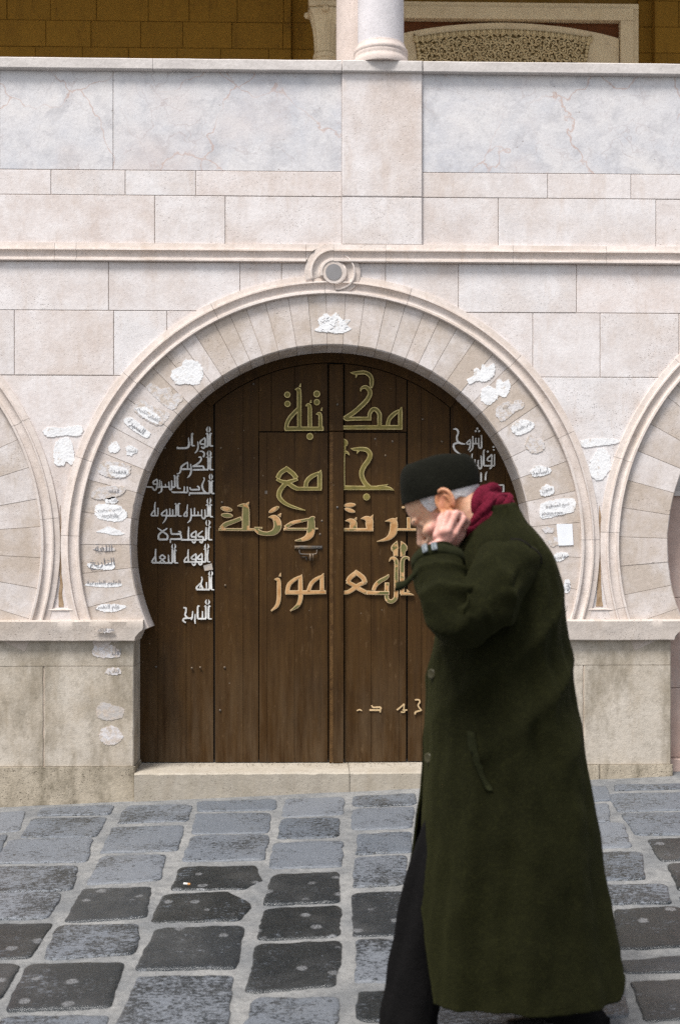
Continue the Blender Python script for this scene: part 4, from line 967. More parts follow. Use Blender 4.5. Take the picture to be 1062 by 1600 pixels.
# back wall of the gallery in ochre blocks
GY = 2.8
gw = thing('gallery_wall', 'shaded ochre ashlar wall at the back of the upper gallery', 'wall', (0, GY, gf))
GP = lambda u, v, y=GY: P(u, v, y)
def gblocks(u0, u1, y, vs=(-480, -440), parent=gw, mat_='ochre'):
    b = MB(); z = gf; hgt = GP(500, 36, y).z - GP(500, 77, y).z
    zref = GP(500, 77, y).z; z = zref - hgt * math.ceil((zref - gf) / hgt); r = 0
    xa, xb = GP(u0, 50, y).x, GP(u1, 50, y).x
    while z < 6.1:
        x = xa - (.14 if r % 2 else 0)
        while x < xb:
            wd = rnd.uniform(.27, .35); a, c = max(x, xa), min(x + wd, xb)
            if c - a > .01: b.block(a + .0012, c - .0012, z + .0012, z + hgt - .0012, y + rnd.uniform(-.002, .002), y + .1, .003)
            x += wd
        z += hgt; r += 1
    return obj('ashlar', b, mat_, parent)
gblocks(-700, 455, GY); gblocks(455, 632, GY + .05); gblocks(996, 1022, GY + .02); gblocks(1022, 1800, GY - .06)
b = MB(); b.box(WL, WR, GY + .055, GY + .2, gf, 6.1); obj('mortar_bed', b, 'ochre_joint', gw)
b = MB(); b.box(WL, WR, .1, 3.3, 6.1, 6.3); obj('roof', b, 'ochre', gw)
# engaged column whose fluted capital shows over the parapet
ex = GP(508, 50, 2.5).x; es = (DW + 2.5) / FPX
zt, zm, zbb = P(508, 4, 2.5).z, P(508, 22, 2.5).z, P(508, 91, 2.5).z
ec = thing('gallery_capital_column', 'pale column with fluted capital and square block in the shaded gallery', 'column', (ex, 2.5, gf))
b = MB(); ra = 17 * es; 
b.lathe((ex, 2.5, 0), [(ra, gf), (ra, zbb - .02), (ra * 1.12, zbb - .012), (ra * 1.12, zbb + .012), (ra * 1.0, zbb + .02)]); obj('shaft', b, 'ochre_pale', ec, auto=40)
rows = []
for i in range(25):
    t = i / 24; r0 = ra * (1.0 + .10 * t + .52 * t ** 3); row = []
    for k in range(96):
        q = 2 * pi * k / 96; sq = 1 / max(abs(cos(q)), abs(sin(q))); s_ = 1 + (sq - 1) * .6 * t * t
        fl_ = abs(sin(q * 8)) ** .6; lim = 1 if t < .82 else 1 - (t - .82) * 2
        row.append(V((ex + r0 * s_ * (1 - .055 * fl_ * lim) * cos(q), 2.5 + r0 * s_ * (1 - .055 * fl_ * lim) * sin(q), zbb + .02 + (zm - zbb - .02) * t)))
    rows.append(row)
b = MB(); b.grid(rows, True, 0, True)
for k in range(4): b.ball((ex + ra * 1.65 * cos(k * pi / 2 - pi / 2), 2.5 + ra * 1.65 * sin(k * pi / 2 - pi / 2), zm - .012), .022, 12)
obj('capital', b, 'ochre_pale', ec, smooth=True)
b = MB(); h2 = 25.5 * es
b.block(ex - h2, ex + h2, zm + .008, zt - .028, 2.5 - h2, 2.5 + h2, .006); b.block(ex - h2 * 1.05, ex + h2 * 1.05, zt - .028, zt + .0, 2.5 - h2 * 1.05, 2.5 + h2 * 1.05, .006)
b.block(ex - h2 * .94, ex + h2 * .94, zt + .004, 6.1, 2.5 - h2 * .94, 2.5 + h2 * .94, .006)
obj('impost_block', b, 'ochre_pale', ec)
# doorway with carved lintel
dw = thing('carved_doorway', 'gallery doorway with pale flat frame and carved arched lintel', 'doorway', (GP(790, 60).x, GY, gf))
fx0, fx1 = GP(575, 60).x, GP(995, 60).x; ft = GP(790, 7).z; fm = GP(790, 16).z; fi = GP(790, 34).z; jx = GP(966.5, 60).x; jx0 = GP(604, 60).x; jm = GP(986, 60).x
b = MB(); b.box(fx0, fx1, GY - .03, GY + .06, fm + .003, ft); b.box(fx0 + .05, jm, GY - .045, GY + .06, fi, fm)
b.box(jx, jm, GY - .044, GY + .06, gf, fi - .002); b.box(jm + .002, fx1, GY - .029, GY + .06, gf, fm); b.box(fx0 + .05, jx0, GY - .044, GY + .06, gf, fi - .002); b.box(fx0, fx0 + .048, GY - .029, GY + .06, gf, fm)
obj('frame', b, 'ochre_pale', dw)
b = MB(); b.box(jx0 + .001, jx - .001, GY + .01, GY + .054, gf, fi - .002); obj('recess_panel', b, 'redwood', dw)
TA = [GP(u, v) for u, v in ((606, 62), (632, 53), (700, 42), (786, 37.5), (870, 43), (930, 53), (965, 62))]
TA = catmull([(p.x, p.z) for p in TA], 6)
tb = gf + .8
b = MB(); b.prism([(TA[0][0], tb), (TA[-1][0], tb)] + TA[::-1], GY - .02, GY + .05); lint = obj('lintel', b, 'ochre_pale', dw)
Lo = [(GP(645, 54).x, GP(645, 54).z)] + [(x, z - .045) for x, z in TA if GP(650, 0).x < x < GP(918, 0).x] + [(GP(922, 58).x, GP(922, 58).z)]
xb0, xb1 = GP(654, 115).x, GP(912, 115).x; zb2 = GP(790, 112).z
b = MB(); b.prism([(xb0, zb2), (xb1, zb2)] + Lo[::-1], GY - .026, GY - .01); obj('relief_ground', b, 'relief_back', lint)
b = MB(); rr = random.Random(3)
def topz(x):
    for (a, za), (c, zc) in zip(Lo, Lo[1:]):
        if a <= x <= c: return za + (zc - za) * (x - a) / (c - a)
    return Lo[0][1] if x < Lo[0][0] else Lo[-1][1]
x = Lo[0][0] + .02
while x < Lo[-1][0] - .01:     # egg moulding along the top edge and the sides
    z = topz(x) - .022; b.ball((x, GY - .03, z), (.015, .014, .019), 10); b.tube([(x - .019, GY - .03, z + .016), (x - .018, GY - .036, z - .012), (x, GY - .034, z - .024), (x + .018, GY - .036, z - .012), (x + .019, GY - .03, z + .016)], .0048, 6); x += .042
for t in range(9):
    f = t / 9
    for a, c, s in ((Lo[0], (xb0, zb2), 1), (Lo[-1], (xb1, zb2), -1)):
        b.ball((a[0] + (c[0] - a[0]) * f + s * .02, GY - .03, a[1] - .03 + (c[1] - a[1]) * f), (.014, .014, .014), 8)
for row, (dz, R_) in enumerate(((.075, .023), (.122, .024), (.170, .024), (.218, .024), (.266, .024))):
    x = Lo[0][0] + .06 + (.026 if row % 2 else 0); k = 0
    while x < Lo[-1][0] - .06:
        z = topz(x) - dz; d = 1 if (k + row) % 2 else -1; ph = rr.uniform(0, 6)
        pts = []; 
        for q in range(26):
            a = ph + d * q * .42; r = R_ * (1 - q / 29) ; pts.append((x + r * cos(a), GY - .032 - .008 * sin(q * .3), z + r * sin(a)))
        b.tube(pts, [.0062 - .00018 * q for q in range(26)], 6)
        b.ball((x, GY - .034, z), .0095, 8)
        for q in range(5):
            a = ph + q * 1.3; e = V((x + (R_ + .008) * cos(a), GY - .034 - .006 * (q % 2), z + (R_ + .008) * sin(a)))
            b.ball(e, (.012, .008, .0058), 8, rot=Matrix.Rotation(-a, 3, 'Y'))
        x += R_ * 2.15; k += 1
obj('carving', b, 'relief', lint, smooth=True)

# ================================================================== PERSON
YP = -2.5
def Q(u, v, dy=0.): return P(u, v, YP + dy)
person = None
# ---- body: one continuous surface
bd = MB()
HP, HY = RAD(38), RAD(16)              # head pitched down and turned a little away
hc = Q(690, 779)
fwd0 = V((-cos(HY), sin(HY), 0)); fw = fwd0 * cos(HP) + V((0, 0, -sin(HP))); up_ = fwd0 * sin(HP) + V((0, 0, cos(HP))); lf_ = up_.cross(fw)
def H(f, l, u): return hc + fw * f + lf_ * l + up_ * u
HR = Matrix((fw, lf_, up_)).transposed()
def hb(f, l, u, r, seg=20): bd.ball(H(f, l, u), r, seg, rot=HR)
hb(-.004, 0, .005, (.098, .077, .097), 28); hb(.04, 0, -.06, (.056, .06, .07)); hb(.055, 0, -.112, (.034, .038, .028)); hb(.037, 0, .012, (.062, .068, .062))
hb(.088, 0, -.012, (.012, .045, .013)); hb(.088, .03, -.008, (.015, .022, .011)); hb(.088, -.03, -.008, (.015, .022, .011))
EO = -.015
for s in (-1, 1):
    hb(.066, s * .046, -.036 + EO, (.026, .022, .018)); hb(.03, s * .055, -.075 + EO, (.045, .016, .04)); hb(.0755, s * .031, -.0095 + EO, (.012, .016, .007)); hb(.0745, s * .031, -.0255 + EO, (.012, .016, .006))
bd.tube([H(.086, 0, -.002 + EO), H(.103, 0, -.022 + EO), H(.117, 0, -.044 + EO), H(.112, 0, -.054 + EO)], [.009, .0095, .0125, .010], 12)
for s in (-1, 1): hb(.104, s * .012, -.052 + EO, (.012, .008, .008))
hb(.094, 0, -.076 + EO, (.010, .024, .0055)); hb(.092, 0, -.087 + EO, (.011, .021, .0065)); hb(.085, 0, -.108 + EO, (.016, .02, .014))
# ears: rim, inner fold, plate, lobe
ear_c = []
for s in (-1, 1):
    a1 = up_ * cos(RAD(13)) - fw * sin(RAD(13)); a2 = -fw * cos(RAD(13)) - up_ * sin(RAD(13)); out = lf_ * s
    E0 = H(-.012, s * .079, -.026); ear_c.append(E0)
    def EP(p, q, o): return E0 + a1 * p + a2 * q + out * (o + .35 * max(0, q + .012))
    c = []
    for k in range(25):
        a = RAD(-75 + 275 * k / 24); rr = 1 - .12 * max(0, -sin(a - .2))
        c.append(EP(.0335 * sin(a + RAD(30)) * rr, -.0235 * cos(a + RAD(30)) * rr * -1, .006))
    bd.tube([c[0].lerp(EP(-.004, -.012, .002), .0)] + c, [.0055] * 26, 8)
    bd.tube(catmull([EP(.019, .002, .004), EP(.008, .010, .005), EP(-.008, .010, .005), EP(-.019, .001, .004)], 5), [.0042] * 16, 8)
    Rm = Matrix((a1, a2, out)).transposed()
    bd.ball(EP(0, .002, -.002), (.030, .019, .0045), 16, rot=Rm); bd.ball(EP(-.031, -.004, .003), (.010, .009, .0055), 12, rot=Rm); bd.ball(EP(-.005, -.017, .003), (.008, .005, .006), 10, rot=Rm)
# neck, torso, legs (inside the clothes)
bd.tube([H(-.025, 0, -.03), H(-.045, 0, -.085), Q(752, 818), Q(768, 850)], [.062, .056, .058, .07], 20)
bd.tube(catmull([Q(764, 835), Q(770, 880), Q(785, 960), Q(790, 1050), Q(788, 1150), Q(785, 1210)], 4), [.06, .07, .08, .095] + [.125] * 17, 20)
bd.tube([Q(784, 880, -.15), Q(778, 872), Q(784, 880, .15)], [.04, .06, .04], 14)
front_leg = [(765, 1180, -.08), (712, 1300, -.07), (672, 1420, -.06), (652, 1520, -.05), (640, 1600, -.05), (634, 1640, -.05)]
back_leg = [(790, 1180, .08), (805, 1300, .08), (822, 1420, .085), (858, 1520, .09), (892, 1600, .09), (905, 1628, .09)]
bd.tube(catmull([Q(*p) for p in front_leg], 4), [.07 - .035 * k / 20 for k in range(21)], 16)
bd.tube(catmull([Q(*p) for p in back_leg], 4), [.07 - .038 * k / 20 for k in range(21)], 16)
# left arm up to the cheek
bd.tube(catmull([Q(782, 872, -.17), Q(750, 925, -.235), Q(713, 963, -.26), Q(698, 930, -.225), Q(685, 880, -.155), Q(682, 852, -.125)], 5), [.036 - .010 * k / 25 for k in range(26)], 14)
# right arm hanging on the far side
bd.tube(catmull([Q(782, 872, .17), Q(785, 980, .25), Q(782, 1080, .29), Q(772, 1180, .31), Q(762, 1235, .315)], 5), [.036 - .010 * k / 20 for k in range(21)], 12)
# left hand: palm, four bent fingers, thumb
W0 = Q(689, 855, -.125)
mcp = [Q(682, 837, -.130), Q(690, 831, -.138), Q(699, 829, -.137), Q(709.5, 834, -.128)]
pip = [Q(688, 810, -.118), Q(699, 803, -.126), Q(712, 802, -.124), Q(724, 810, -.113)]
dip = [Q(690, 806, -.094), Q(706, 801, -.100), Q(721, 804, -.098), Q(731, 815, -.090)]
tip = [Q(690, 822, -.085), Q(705, 818, -.088), Q(717, 819, -.088), Q(726, 826, -.084)]
for k in range(4):
    bd.tube([W0.lerp(mcp[k], .15), W0.lerp(mcp[k], .6), mcp[k]], [.013, .013, .0118], 10)
    r = (.0096, .0101, .0099, .0087)[k]
    bd.tube([mcp[k], mcp[k].lerp(pip[k], .5), pip[k]], [r * 1.2, r * .98, r * 1.06], 10); bd.ball(mcp[k] + V((0, -.002, 0)), r * 1.28, 10); bd.ball(pip[k], r * 1.08, 10)
    bd.tube([pip[k], pip[k].lerp(dip[k], .5), dip[k]], [r, r * .9, r * .92], 10); bd.ball(dip[k], r * .92, 10)
    bd.tube([dip[k], dip[k].lerp(tip[k], .6), tip[k]], [r * .9, r * .85, r * .7], 10); bd.ball(tip[k], r * .72, 10)
for a, c in zip(mcp, mcp[1:]): bd.tube([W0.lerp(a.lerp(c, .5), .3), W0.lerp(a.lerp(c, .5), .86)], [.014, .0115], 8)
th = [Q(689, 850, -.106), Q(686, 843, -.094), Q(684, 831, -.086), Q(687, 820, -.080)]
bd.tube(th, [.014, .012, .0105, .008], 10); bd.ball(th[-1], .008, 10)
# right hand, relaxed
rh = Q(760, 1243, .315); bd.ball(rh + V((-.008, 0, -.045)), (.034, .018, .045), 14)
for k in range(4):
    x = rh + V((-.03 + .018 * k, 0, -.08)); bd.tube([x, x + V((-.008, -.002, -.035)), x + V((-.02, -.008, -.062)), x + V((-.028, -.02, -.078))], [.0092, .0085, .0078, .006], 8)
bd.tube([rh + V((-.03, -.005, -.02)), rh + V((-.052, -.012, -.05)), rh + V((-.058, -.015, -.08))], [.013, .0105, .008], 8)
# feet
gx, gy = Q(640, 1600).x, YP
for (lp, dyy, tilt) in ((front_leg, -.05, 0), (back_leg, .09, 1)):
    a = Q(*lp[-1])
    gzv = gz(a.x, a.y) + .02
    if not tilt: bd.tube([a, V((a.x, a.y, gzv + .04)), V((a.x - .08, a.y, gzv + .022)), V((a.x - .15, a.y, gzv + .012))], [.033, .032, .026, .016], 12)
    else: bd.tube([a, V((a.x + .02, a.y, gzv + .075)), V((a.x - .06, a.y, gzv + .018)), V((a.x - .12, a.y, gzv + .008))], [.03, .026, .016, .012], 12)
wk = bpy.data.objects.new('work', bd.mesh('work')); COL.objects.link(wk)
m = wk.modifiers.new('r', 'REMESH'); m.mode = 'VOXEL'; m.voxel_size = .0033; m.use_smooth_shade = True
m = wk.modifiers.new('s', 'SMOOTH'); m.factor = .5; m.iterations = 5
me = evaluated(wk, 'person'); bpy.data.objects.remove(wk)
ca = me.color_attributes.new('flush', 'FLOAT_COLOR', 'POINT')
for v_, d_ in zip(me.vertices, ca.data):     # the ears and the hands are ruddier than the face
    e_ = min((v_.co - p).length for p in ear_c); h_ = min((v_.co - Q(696, 825, -.12)).length, (v_.co - rh).length)
    d_.color = (max(0, min(.85, (.058 - e_) / .03)), max(0, min(.9, (.085 - h_) / .02)) if e_ > .045 or v_.co.z < Q(690, 803).z else 0, 0, 1)
person = obj('person', me, 'skin', smooth=True)
tag(person, 'elderly man in long dark green coat and black cap, hand raised to his cheek', 'person')
# eyes
for s in (-1, 1):
    b = MB(); c = H(.0665, s * .031, -.0175 + EO); b.ball(c, .0122, 16); b.ball(c + (fw * .0072 - up_ * .003), .0068, 12, 1)
    obj('eye', b, ['eye', 'iris'], person, smooth=True)
    b = MB(); b.tube(catmull([H(.097, s * .012, -.010), H(.098, s * .03, -.004), H(.087, s * .05, -.009)], 6), [.0035] * 6 + [.0045] * 6 + [.002], 8); obj('eyebrow', b, 'brow', person, smooth=True)
# hair: short grey shell round the sides and back, below the cap
rows = []
for i in range(26):
    t = i / 25; a = RAD(-40 + 280 * t); row = []
    back = .5 - .5 * cos(2 * pi * t)         # 0 at the temples, 1 at the nape
    for k in range(14):
        s_ = k / 13; u_ = .05 - s_ * (.070 + .040 * back) + .006 * nz((i * .9, k, 3))
        f_ = -.004 + .101 * cos(a + pi) * -1 * 1; 
        ff = .066 * 1 - .0; ang = RAD(64) + (2 * pi - RAD(128)) * t
        rr_ = math.sqrt(max(.05, 1 - ((u_ - .005) / .099) ** 2)); th_ = .0045 * (1 - s_ ** 6) + .0018 * nz((i * 1.7, k * 2.1, 7))
        row.append(H(-.004 + (.099 + th_) * rr_ * cos(ang), (.078 + th_) * rr_ * sin(ang), u_))
    rows.append(row)
b = MB(); b.grid(rows)
obj('hair', b, 'hair', person, smooth=True)
# cap
cb0, cb1 = Q(628, 786.5), Q(749.5, 753.5)
hcn = (cb0 + cb1) / 2; ax = (cb1 - cb0).normalized(); hup = V((-ax.z, 0, ax.x)); hl = V((0, 1, 0)); A = (cb1 - cb0).length / 2
rows = []
prof = [(.0, .93), (-.004, .985), (.0, 1.0), (.028, 1.0), (.050, .975), (.068, .92), (.081, .835), (.090, .71), (.0945, .55), (.095, .4), (.094, .2), (.094, .02)]
prof = catmull(prof, 4)
for h_, s_ in prof:
    row = []
    for k in range(72):
        q = 2 * pi * k / 72; ex_ = 2.25
        cx_, sx_ = cos(q), sin(q); d = (abs(cx_) ** ex_ + abs(sx_) ** ex_) ** (-1 / ex_)
        sh = .010 * (h_ / .1)
        dent = -.006 * math.exp(-((s_ - .35) / .3) ** 2) * (.5 + .5 * cos(q * 2)) if h_ > .09 else 0
        p = hcn + ax * (A * s_ * d * cx_ + sh) + hl * (.088 * s_ * d * sx_) + hup * (h_ + dent - .006 * (cx_ * h_ / .1) * 1.0)
        n_ = .0035 * nz((p.x * 16, p.y * 16, p.z * 16)); row.append(p + (p - hcn).normalized() * n_)
    rows.append(row)
b = MB(); b.grid(rows, True, 0, False); b.f.append([len(b.v) - 72 + k for k in range(72)]); b.mi.append(0)
obj('cap', b, 'hat', person, smooth=True)

# ---- scarf: bunched folds round the neck
sf = MB()
sc_c = Q(753, 808); nax = (Q(728, 786) - Q(772, 838)).normalized(); e1 = V((0, -1, 0)); e1 = (e1 - nax * e1.dot(nax)).normalized(); e2 = nax.cross(e1)
for (off_, ra_, tr, ph, wob_) in ((.018, .062, .018, 0, 1), (.002, .069, .020, 1.3, 1), (-.016, .072, .020, 2.2, 1), (.010, .078, .011, .7, 2), (.028, .058, .010, 3.1, 2), (-.006, .082, .010, 4.0, 2)):
    pts = []; rad = []
    for k in range(64):
        a = 2 * pi * k / 64
        rr_ = ra_ + .007 * sin(3 * a + ph) + .004 * sin(5 * a + ph * 2)
        rear = max(0, cos(a - atan2(1, 0) * 0 - (pi / 2)))   # fuller at the nape
        pts.append(sc_c + nax * (off_ + .010 * sin(2 * a + ph)) + (e1 * cos(a) + e2 * sin(a)) * rr_)
        rad.append(tr * (1 + .22 * sin(4 * a + ph * 3) + .12 * sin(9 * a + ph)))
    rows = []
    for k in range(64):
        t = (pts[(k + 1) % 64] - pts[k - 1]).normalized(); a_ = (nax - t * nax.dot(t)).normalized(); b_ = t.cross(a_)
        rows.append([pts[k] + (a_ * cos(q) + b_ * sin(q) * .75) * rad[k] * (1 + .10 * sin(q * 4 + k * .12 + ph)) for q in [2 * pi * j / 26 for j in range(26)]])
    rows.append(rows[0]); sf.grid(rows, True)
# the knot of folds standing up at the nape
for (a, c, d, r0) in ((Q(740, 803, -.070), Q(747, 780, -.066), Q(762, 762, -.03), .016), (Q(750, 808, -.078), Q(762, 790, -.068), Q(776, 776, -.03), .014), (Q(760, 810, -.066), Q(774, 798, -.05), Q(785, 790, -.01), .011), (Q(755, 775, -.03), Q(767, 765, -.01), Q(780, 778, .03), .016)):
    c_ = catmull([a, c, d], 8); n = len(c_)
    rows = []
    for k, p in enumerate(c_):
        p = V(p); t = (V(c_[min(k + 1, n - 1)]) - V(c_[max(k - 1, 0)])).normalized(); a_ = (V((0, -1, 0)) - t * -t.y).normalized(); b_ = t.cross(a_); s_ = r0 * (.75 + .5 * sin(pi * k / (n - 1)))
        rows.append([p + (a_ * cos(q) * .8 + b_ * sin(q)) * s_ * (1 + .12 * sin(3 * q + k * .5)) for q in [2 * pi * j / 20 for j in range(20)]])
    sf.grid(rows, True, 0, True)
obj('scarf', sf, 'scarf', person, smooth=True)

# ---- coat
coat = None
CR = [(792, 756, 793, .05), (802, 748, 808, .08), (815, 739, 819, .118), (830, 728, 832, .155), (848, 716, 846, .184), (875, 704, 862, .206), (910, 696, 873, .218), (955, 687, 878, .226), (1000, 678, 882, .23),
      (1050, 669, 888, .233), (1110, 665, 897, .238), (1170, 662, 908, .245), (1230, 658, 918, .253), (1290, 651, 928, .263), (1360, 643, 938, .276), (1430, 637, 948, .288), (1500, 634, 958, .298), (1531, 634, 963, .303)]
CRs = catmull(CR, 7)
def rdg(x): return (1 - abs(sin(x * .5))) ** 1.6 * 2 - .8     # a sharp-crested fold
def fold(th, t, v):
    """outward displacement of the cloth; th 0 = front, pi/2 = near side, pi = back"""
    k = max(0, (v - 1000) / 530)
    d = .012 * k * rdg(7 * th + .8 + .6 * sin(v * .008)) + .009 * k * rdg(11 * th + 2.1 + .004 * v) + .005 * k * sin(19 * th + v * .006)
    d += .012 * nz((cos(th) * 2.1, sin(th) * 2.1, v * .006)) + .008 * nz((cos(th) * 5, sin(th) * 5, v * .016)) + .004 * nz((cos(th) * 12, sin(th) * 12, v * .03))
    # diagonal drag lines from the lifted arm
    dd = math.exp(-((v - 1030) / 120) ** 2); d += .009 * dd * rdg((v * .06) + th * 5)
    return d
def ringpt(row, th, extra=0.):
    v, ul, ur, bb_ = row; xl, xr = Q(ul, v).x, Q(ur, v).x; z = Q(531, v).z; xc, a = (xl + xr) / 2, (xr - xl) / 2
    e = 2.3; c, s = cos(th), sin(th); d = (abs(c) ** e + abs(s) ** e) ** (-1 / e)
    f = fold(th, 0, v) + extra
    f *= .35 + .65 * min(1, abs(s) / .75) ** 1.5
    return V((xc - (a + f) * d * c, YP - (bb_ + f) * d * s, z))
def near_edge(v):
    """angle where the near front panel begins (the coat falls open below the waist)"""
    k = max(0, min(1, (v - 1235) / 290)); return RAD(2 + 36 * k ** .8)
rows = []; NC = 150
for r in CRs:
    t0 = near_edge(r[0]); t1 = 2 * pi - RAD(3)
    row = []
    for k in range(NC + 1):
        th_ = t0 + (t1 - t0) * k / NC; p = ringpt(r, th_)
        if r[0] > 1500:
            pass
        row.append(p)
    rows.append(row)
# hem: the near panel hangs a little lower at the front, the back vent kicks up
for i in range(len(rows) - 6, len(rows)):
    f = (i - (len(rows) - 7)) / 6
    for k in range(NC + 1):
        th_ = k / NC; p = rows[i][k]; p.z += f * (.012 * sin(th_ * 9) - .010 * math.exp(-((th_ - .22) / .14) ** 2) + .02 * math.exp(-((th_ - .47) / .05) ** 2))
# the back vent: the far panel kicks up behind the near one
for i in range(len(rows) - 22, len(rows)):
    f = ((i - (len(rows) - 23)) / 22) ** 1.3; t0 = near_edge(CRs[i][0])
    for k in range(NC + 1):
        a_ = math.degrees(t0 + (2 * pi - RAD(3) - t0) * k / NC)
        up_v = min(1, max(0, (a_ - 146) / 7)) * min(1, max(0, (235 - a_) / 40)); rows[i][k].z += .055 * f * up_v
b = MB(); b.grid(rows)
o = bpy.data.objects.new('work', b.mesh('coat')); COL.objects.link(o)
sm = o.modifiers.new('s', 'SOLIDIFY'); sm.thickness = .007; sm.offset = -1; sm.material_offset = 1; sm.material_offset_rim = 0
o.data.materials.append(M['coat']); o.data.materials.append(M['lining'])
me = evaluated(o, 'coat'); bpy.data.objects.remove(o)
mi = [p.material_index for p in me.polygons]
coat = obj('coat', me, ['coat', 'lining'], person, smooth=True); me.polygons.foreach_set('material_index', mi)
# sleeves
def sleeve(path, rad, near=True):
    c = catmull([(*p, r) for p, r in zip([Q(*q) for q in path], rad)], 12); n = len(c); rows = []; up = None
    for i, q in enumerate(c):
        p = V(q[:3]); r = q[3]; t = (V(c[min(i + 2, n - 1)][:3]) - V(c[max(i - 2, 0)][:3])).normalized()
        if up is None: up = V((0, -1, 0))
        a = (up - t * up.dot(t)).normalized(); b_ = t.cross(a); up = a; s_ = i / (n - 1); row = []
        for j in range(56):
            an = 2 * pi * j / 56; d = .0
            w1 = math.exp(-((s_ - .56) / .2) ** 2)
            d += .013 * w1 * rdg(s_ * 50 + 1.4 * sin(an + .6) + 1.5 * nz((s_ * 5, an, 2))) * (.55 + .45 * cos(an - .6)) 
            d += .013 * math.exp(-((s_ - .25) / .2) ** 2) * rdg(s_ * 30 + 2.6 * sin(an - .5) + 2 * nz((s_ * 4, an, 6))) * (.5 + .5 * cos(an))
            d += .009 * nz((p.x * 9 + cos(an), p.z * 9 + sin(an), s_ * 8)) + .0035 * nz((p.x * 20 + 2 * cos(an), p.z * 20 + 2 * sin(an), s_ * 20))
            row.append(p + (a * cos(an) * .93 + b_ * sin(an)) * (r + d))
        rows.append(row)
    # turn the cuff inwards
    last = rows[-1]; ctr = sum(last, V()) / 56; t = (V(c[-1][:3]) - V(c[-3][:3])).normalized()
    rows.append([ctr + (p - ctr) * .95 + t * .003 for p in last]); rows.append([ctr + (p - ctr) * .86 - t * .002 for p in last]); rows.append([ctr + (p - ctr) * .80 - t * .05 for p in last])
    b = MB(); b.grid(rows, True); return b, rows
sp = [(806, 868, -.10), (794, 886, -.165), (768, 925, -.225), (738, 956, -.255), (712, 962, -.268), (697, 934, -.252), (688, 906, -.205), (683, 881, -.158), (682, 873, -.142)]
b, srows = sleeve(sp, [.062, .080, .083, .080, .074, .069, .066, .060, .058])
slv = obj('sleeve', b, 'coat', coat, smooth=True)
b, _ = sleeve([(806, 868, .10), (796, 890, .175), (785, 980, .25), (782, 1075, .29), (775, 1160, .308), (765, 1215, .315), (763, 1226, .315)], [.062, .080, .08, .07, .062, .058, .056]); obj('sleeve', b, 'coat', coat, smooth=True)
b = MB(); k_ = 9; c0_ = sum(srows[k_], V()) / 56; b.tube([p + (p - c0_).normalized() * .0005 for p in srows[k_]] + [srows[k_][0]], .0028, 6); obj('armhole_seam', b, 'lining', coat, smooth=True)
# cuff strap with its buckle and loose tail
nr = len(srows); ia = nr - 3 - 15
b = MB(); rr_ = []
cc = sum(srows[ia], V()) / 56
tdir = (sum(srows[ia + 3], V()) / 56 - sum(srows[ia - 3], V()) / 56).normalized()
for j in range(56):
    p = srows[ia][j]; o_ = (p - cc).normalized(); rr_.append([p + o_ * .001 + tdir * .016, p + o_ * .007 + tdir * .014, p + o_ * .007 - tdir * .014, p + o_ * .001 - tdir * .016])
rr_.append(rr_[0]); b.grid(rr_)
tl = [Q(652, 893, -.262), Q(640, 905, -.262), Q(630, 914, -.258), Q(617, 917, -.25)]
tl = catmull(tl, 5); b.grid([[V(p) + V((.003, -.003, .0125)), V(p) + V((0, -.006, 0)), V(p) + V((-.003, -.003, -.0125)), V(p) + V((0, .003, 0))] for p in tl], True, 0, True)
st = obj('cuff_strap', b, 'strap', coat, smooth=True)
b = MB()
for (u, v) in ((663, 880), (677.5, 874)):
    # find where the strap surface is under that pixel: nearest ring point facing the camera
    best = min(range(56), key=lambda j: (hypot(((rr_[j][1] - CAM).dot(RT)) / ((rr_[j][1] - CAM).dot(FW)) * FPX + U0 - u, 0) + (200 if rr_[j][1].y > cc.y else 0)))
    p = (rr_[best][1] + rr_[best][2]) / 2; o_ = (p - cc).normalized(); sd_ = tdir.cross(o_).normalized(); p = p + o_ * .004
    loop = [p + tdir * (.013 * a_) + sd_ * (.005 * c_) for a_, c_ in ((1, 1), (1, -1), (-1, -1), (-1, 1), (1, 1))]
    b.tube(loop, .0022, 8)
    b.tube([p + tdir * .012 + sd_ * .001, p - tdir * .012 + sd_ * .001], .0028, 8)
obj('buckle', b, 'buckle', coat, smooth=True)
# collar: stands round the scarf and folds over
rows = []
for k in range(61):
    t = k / 60; th_ = RAD(38) + (2 * pi - RAD(76)) * t
    row = []
    bk = .5 - .5 * cos(2 * pi * t)
    for (v, ul, ur, bbx, dz) in ((822, 735, 821, .134, -.006), (815, 738, 816, .116, -.004), (803, 744, 809, .092, -.002), (793, 748, 801, .080, 0), (788, 749, 798, .077, 0), (789, 753, 794, .070, 0), (800, 756, 792, .066, 0)):
        p = ringpt((v, ul, ur, bbx), th_, .008 + dz + .003 * nz((th_ * 3, v * .05, 2))); p.z += (bk - .6) * .014; row.append(p)
    rows.append(row)
b = MB(); b.grid(rows); o = bpy.data.objects.new('work', b.mesh('collar')); COL.objects.link(o); sm = o.modifiers.new('s', 'SOLIDIFY'); sm.thickness = .006
me = evaluated(o, 'collar'); bpy.data.objects.remove(o); obj('collar', me, 'coat', coat, smooth=True)
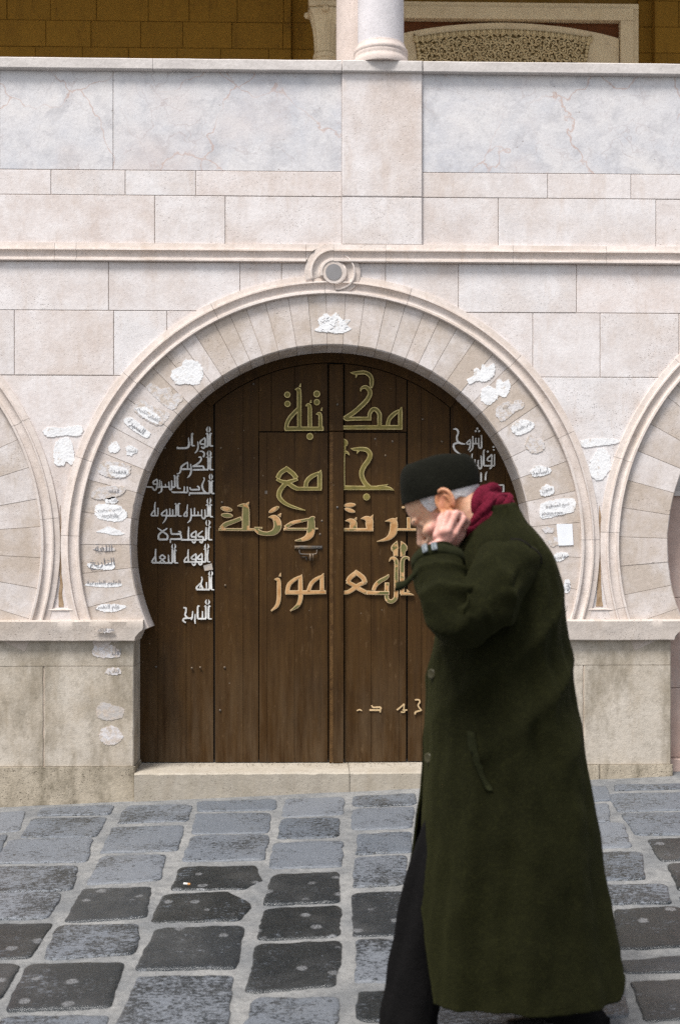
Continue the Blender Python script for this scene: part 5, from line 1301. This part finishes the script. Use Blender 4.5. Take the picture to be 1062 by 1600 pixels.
# points on the near surface of the coat, by height and angle
def coat_at(u, v):
    best = None
    for r in CRs:
        for k in range(10, 120):
            th_ = RAD(170) * k / 120 + RAD(2); p = ringpt(r, th_); d = p - CAM; dep = d.dot(FW)
            uu, vv = U0 + FPX * d.dot(RT) / dep, HOR - FPX * d.z / dep; e = (uu - u) ** 2 + (vv - v) ** 2
            if best is None or e < best[0]: best = (e, p, th_)
    return best[1], best[2]
wl = catmull([(728, 1143), (735, 1175), (745, 1210), (760, 1238)], 4); rows = []
for u, v in wl:
    p, _ = coat_at(u, v); q, _ = coat_at(u + 10, v - 2); rows.append([p + V((0, .004, 0)), p + V((-.001, -.0045, 0)), q + V((.001, -.0045, 0)), q + V((0, .004, 0))])
b = MB(); b.grid(rows, True, 0, True); obj('pocket_welt', b, 'strap', coat, smooth=True)
for (u, v) in ((672, 1055), (666, 1180)):
    p, th_ = coat_at(u, v); b = MB(); nrm = V((-.75, -.66, 0)).normalized(); sd_ = V((0, 0, 1)); tt = nrm.cross(sd_)
    rows = []
    for r, h in ((.0125, 0), (.0132, .004), (.011, .0062), (.008, .0048), (.003, .0046)):
        rows.append([p + nrm * (h + .002) + (sd_ * cos(q) + tt * sin(q)) * r for q in [2 * pi * j / 24 for j in range(24)]])
    b.grid(rows, True, 0, True); obj('button', b, 'horn', coat, smooth=True)
# ---- trousers
def leg(path, rad, sx=.8):
    c = catmull([(*Q(*q), r) for q, r in zip(path, rad)], 8); n = len(c); rows = []
    for i, q in enumerate(c):
        p = V(q[:3]); r = q[3]; t = (V(c[min(i + 1, n - 1)][:3]) - V(c[max(i - 1, 0)][:3])).normalized(); a = (V((0, -1, 0)) + t * t.y).normalized(); b_ = t.cross(a); s_ = i / (n - 1)
        row = []
        for j in range(48):
            an = 2 * pi * j / 48; d = .010 * nz((cos(an) * 1.6, sin(an) * 1.6, s_ * 5 + r)) + .004 * sin(s_ * 40 + 2 * sin(an)) * s_ ** 2
            cr = .012 * math.exp(-((abs(sin(an)) - 1) / .05) ** 2) if True else 0
            row.append(p + (a * cos(an) * sx + b_ * sin(an)) * (r + d + cr))
        rows.append(row)
    last = rows[-1]; ct = sum(last, V()) / 48; rows.append([ct + (p - ct) * .93 for p in last]); rows.append([ct + (p - ct) * .9 + V((0, 0, .03)) for p in last])
    b = MB(); b.grid(rows, True); return b
tr = obj('trousers', leg([(772, 1165, -.07), (725, 1280, -.075), (678, 1400, -.07), (654, 1500, -.06), (640, 1590, -.055), (634, 1642, -.05)], [.10, .09, .07, .064, .068, .072]), 'trouser', person, smooth=True)
b = leg([(785, 1165, .07), (800, 1290, .075), (820, 1410, .08), (858, 1510, .085), (893, 1590, .09), (908, 1626, .09)], [.10, .095, .085, .08, .078, .076]); obj('trouser_leg', b, 'trouser', tr, smooth=True)
# ---- shoes
for (lp, tilt) in ((front_leg, 0), (back_leg, 1)):
    a = Q(*lp[-1]); b = MB(); rows = []
    n = 18
    for i in range(n + 1):
        t = i / n; x = a.x + .065 - .275 * t
        hgt = .062 + .03 * math.exp(-((t - .2) / .2) ** 2) - .03 * t; wd = .036 + .010 * sin(pi * min(1, t * 1.15)) - .014 * max(0, t - .8) * 5 * .5
        gr = gz(x, a.y) + .006 + (.10 * max(0, .62 - t) if tilt else 0)
        e = .35 if i in (0, n) else 1
        row = []
        for j in range(24):
            q = 2 * pi * j / 24; row.append(V((x, a.y + wd * e * cos(q) * (1 if sin(q) < .2 else .85), gr + hgt * .5 + hgt * .5 * e * (max(-.95, sin(q)) if sin(q) < 0 else sin(q)))))
        rows.append(row)
    b.grid(rows, True, 0, True); obj('shoe', b, 'leather', person, smooth=True)

# ------------------------------------------------------------------ cigarette end on the paving
p = G(292, 1387); b = MB(); d = V((.8, -.25, -.03)).normalized()
z = gz(p.x, p.y) + .014; p = V((p.x, p.y, z))
b.tube([p - d * .012, p + d * .004], .0042, 10, 0); b.tube([p + d * .0042, p + d * .014], .0043, 10, 1)
M['filter'] = simple('cigarette_filter', (.50, .25, .09), .7)
cg = obj('cigarette_end', b, ['white_letter', 'filter']); tag(cg, 'small cigarette end with tan filter lying on a paving stone', 'litter')
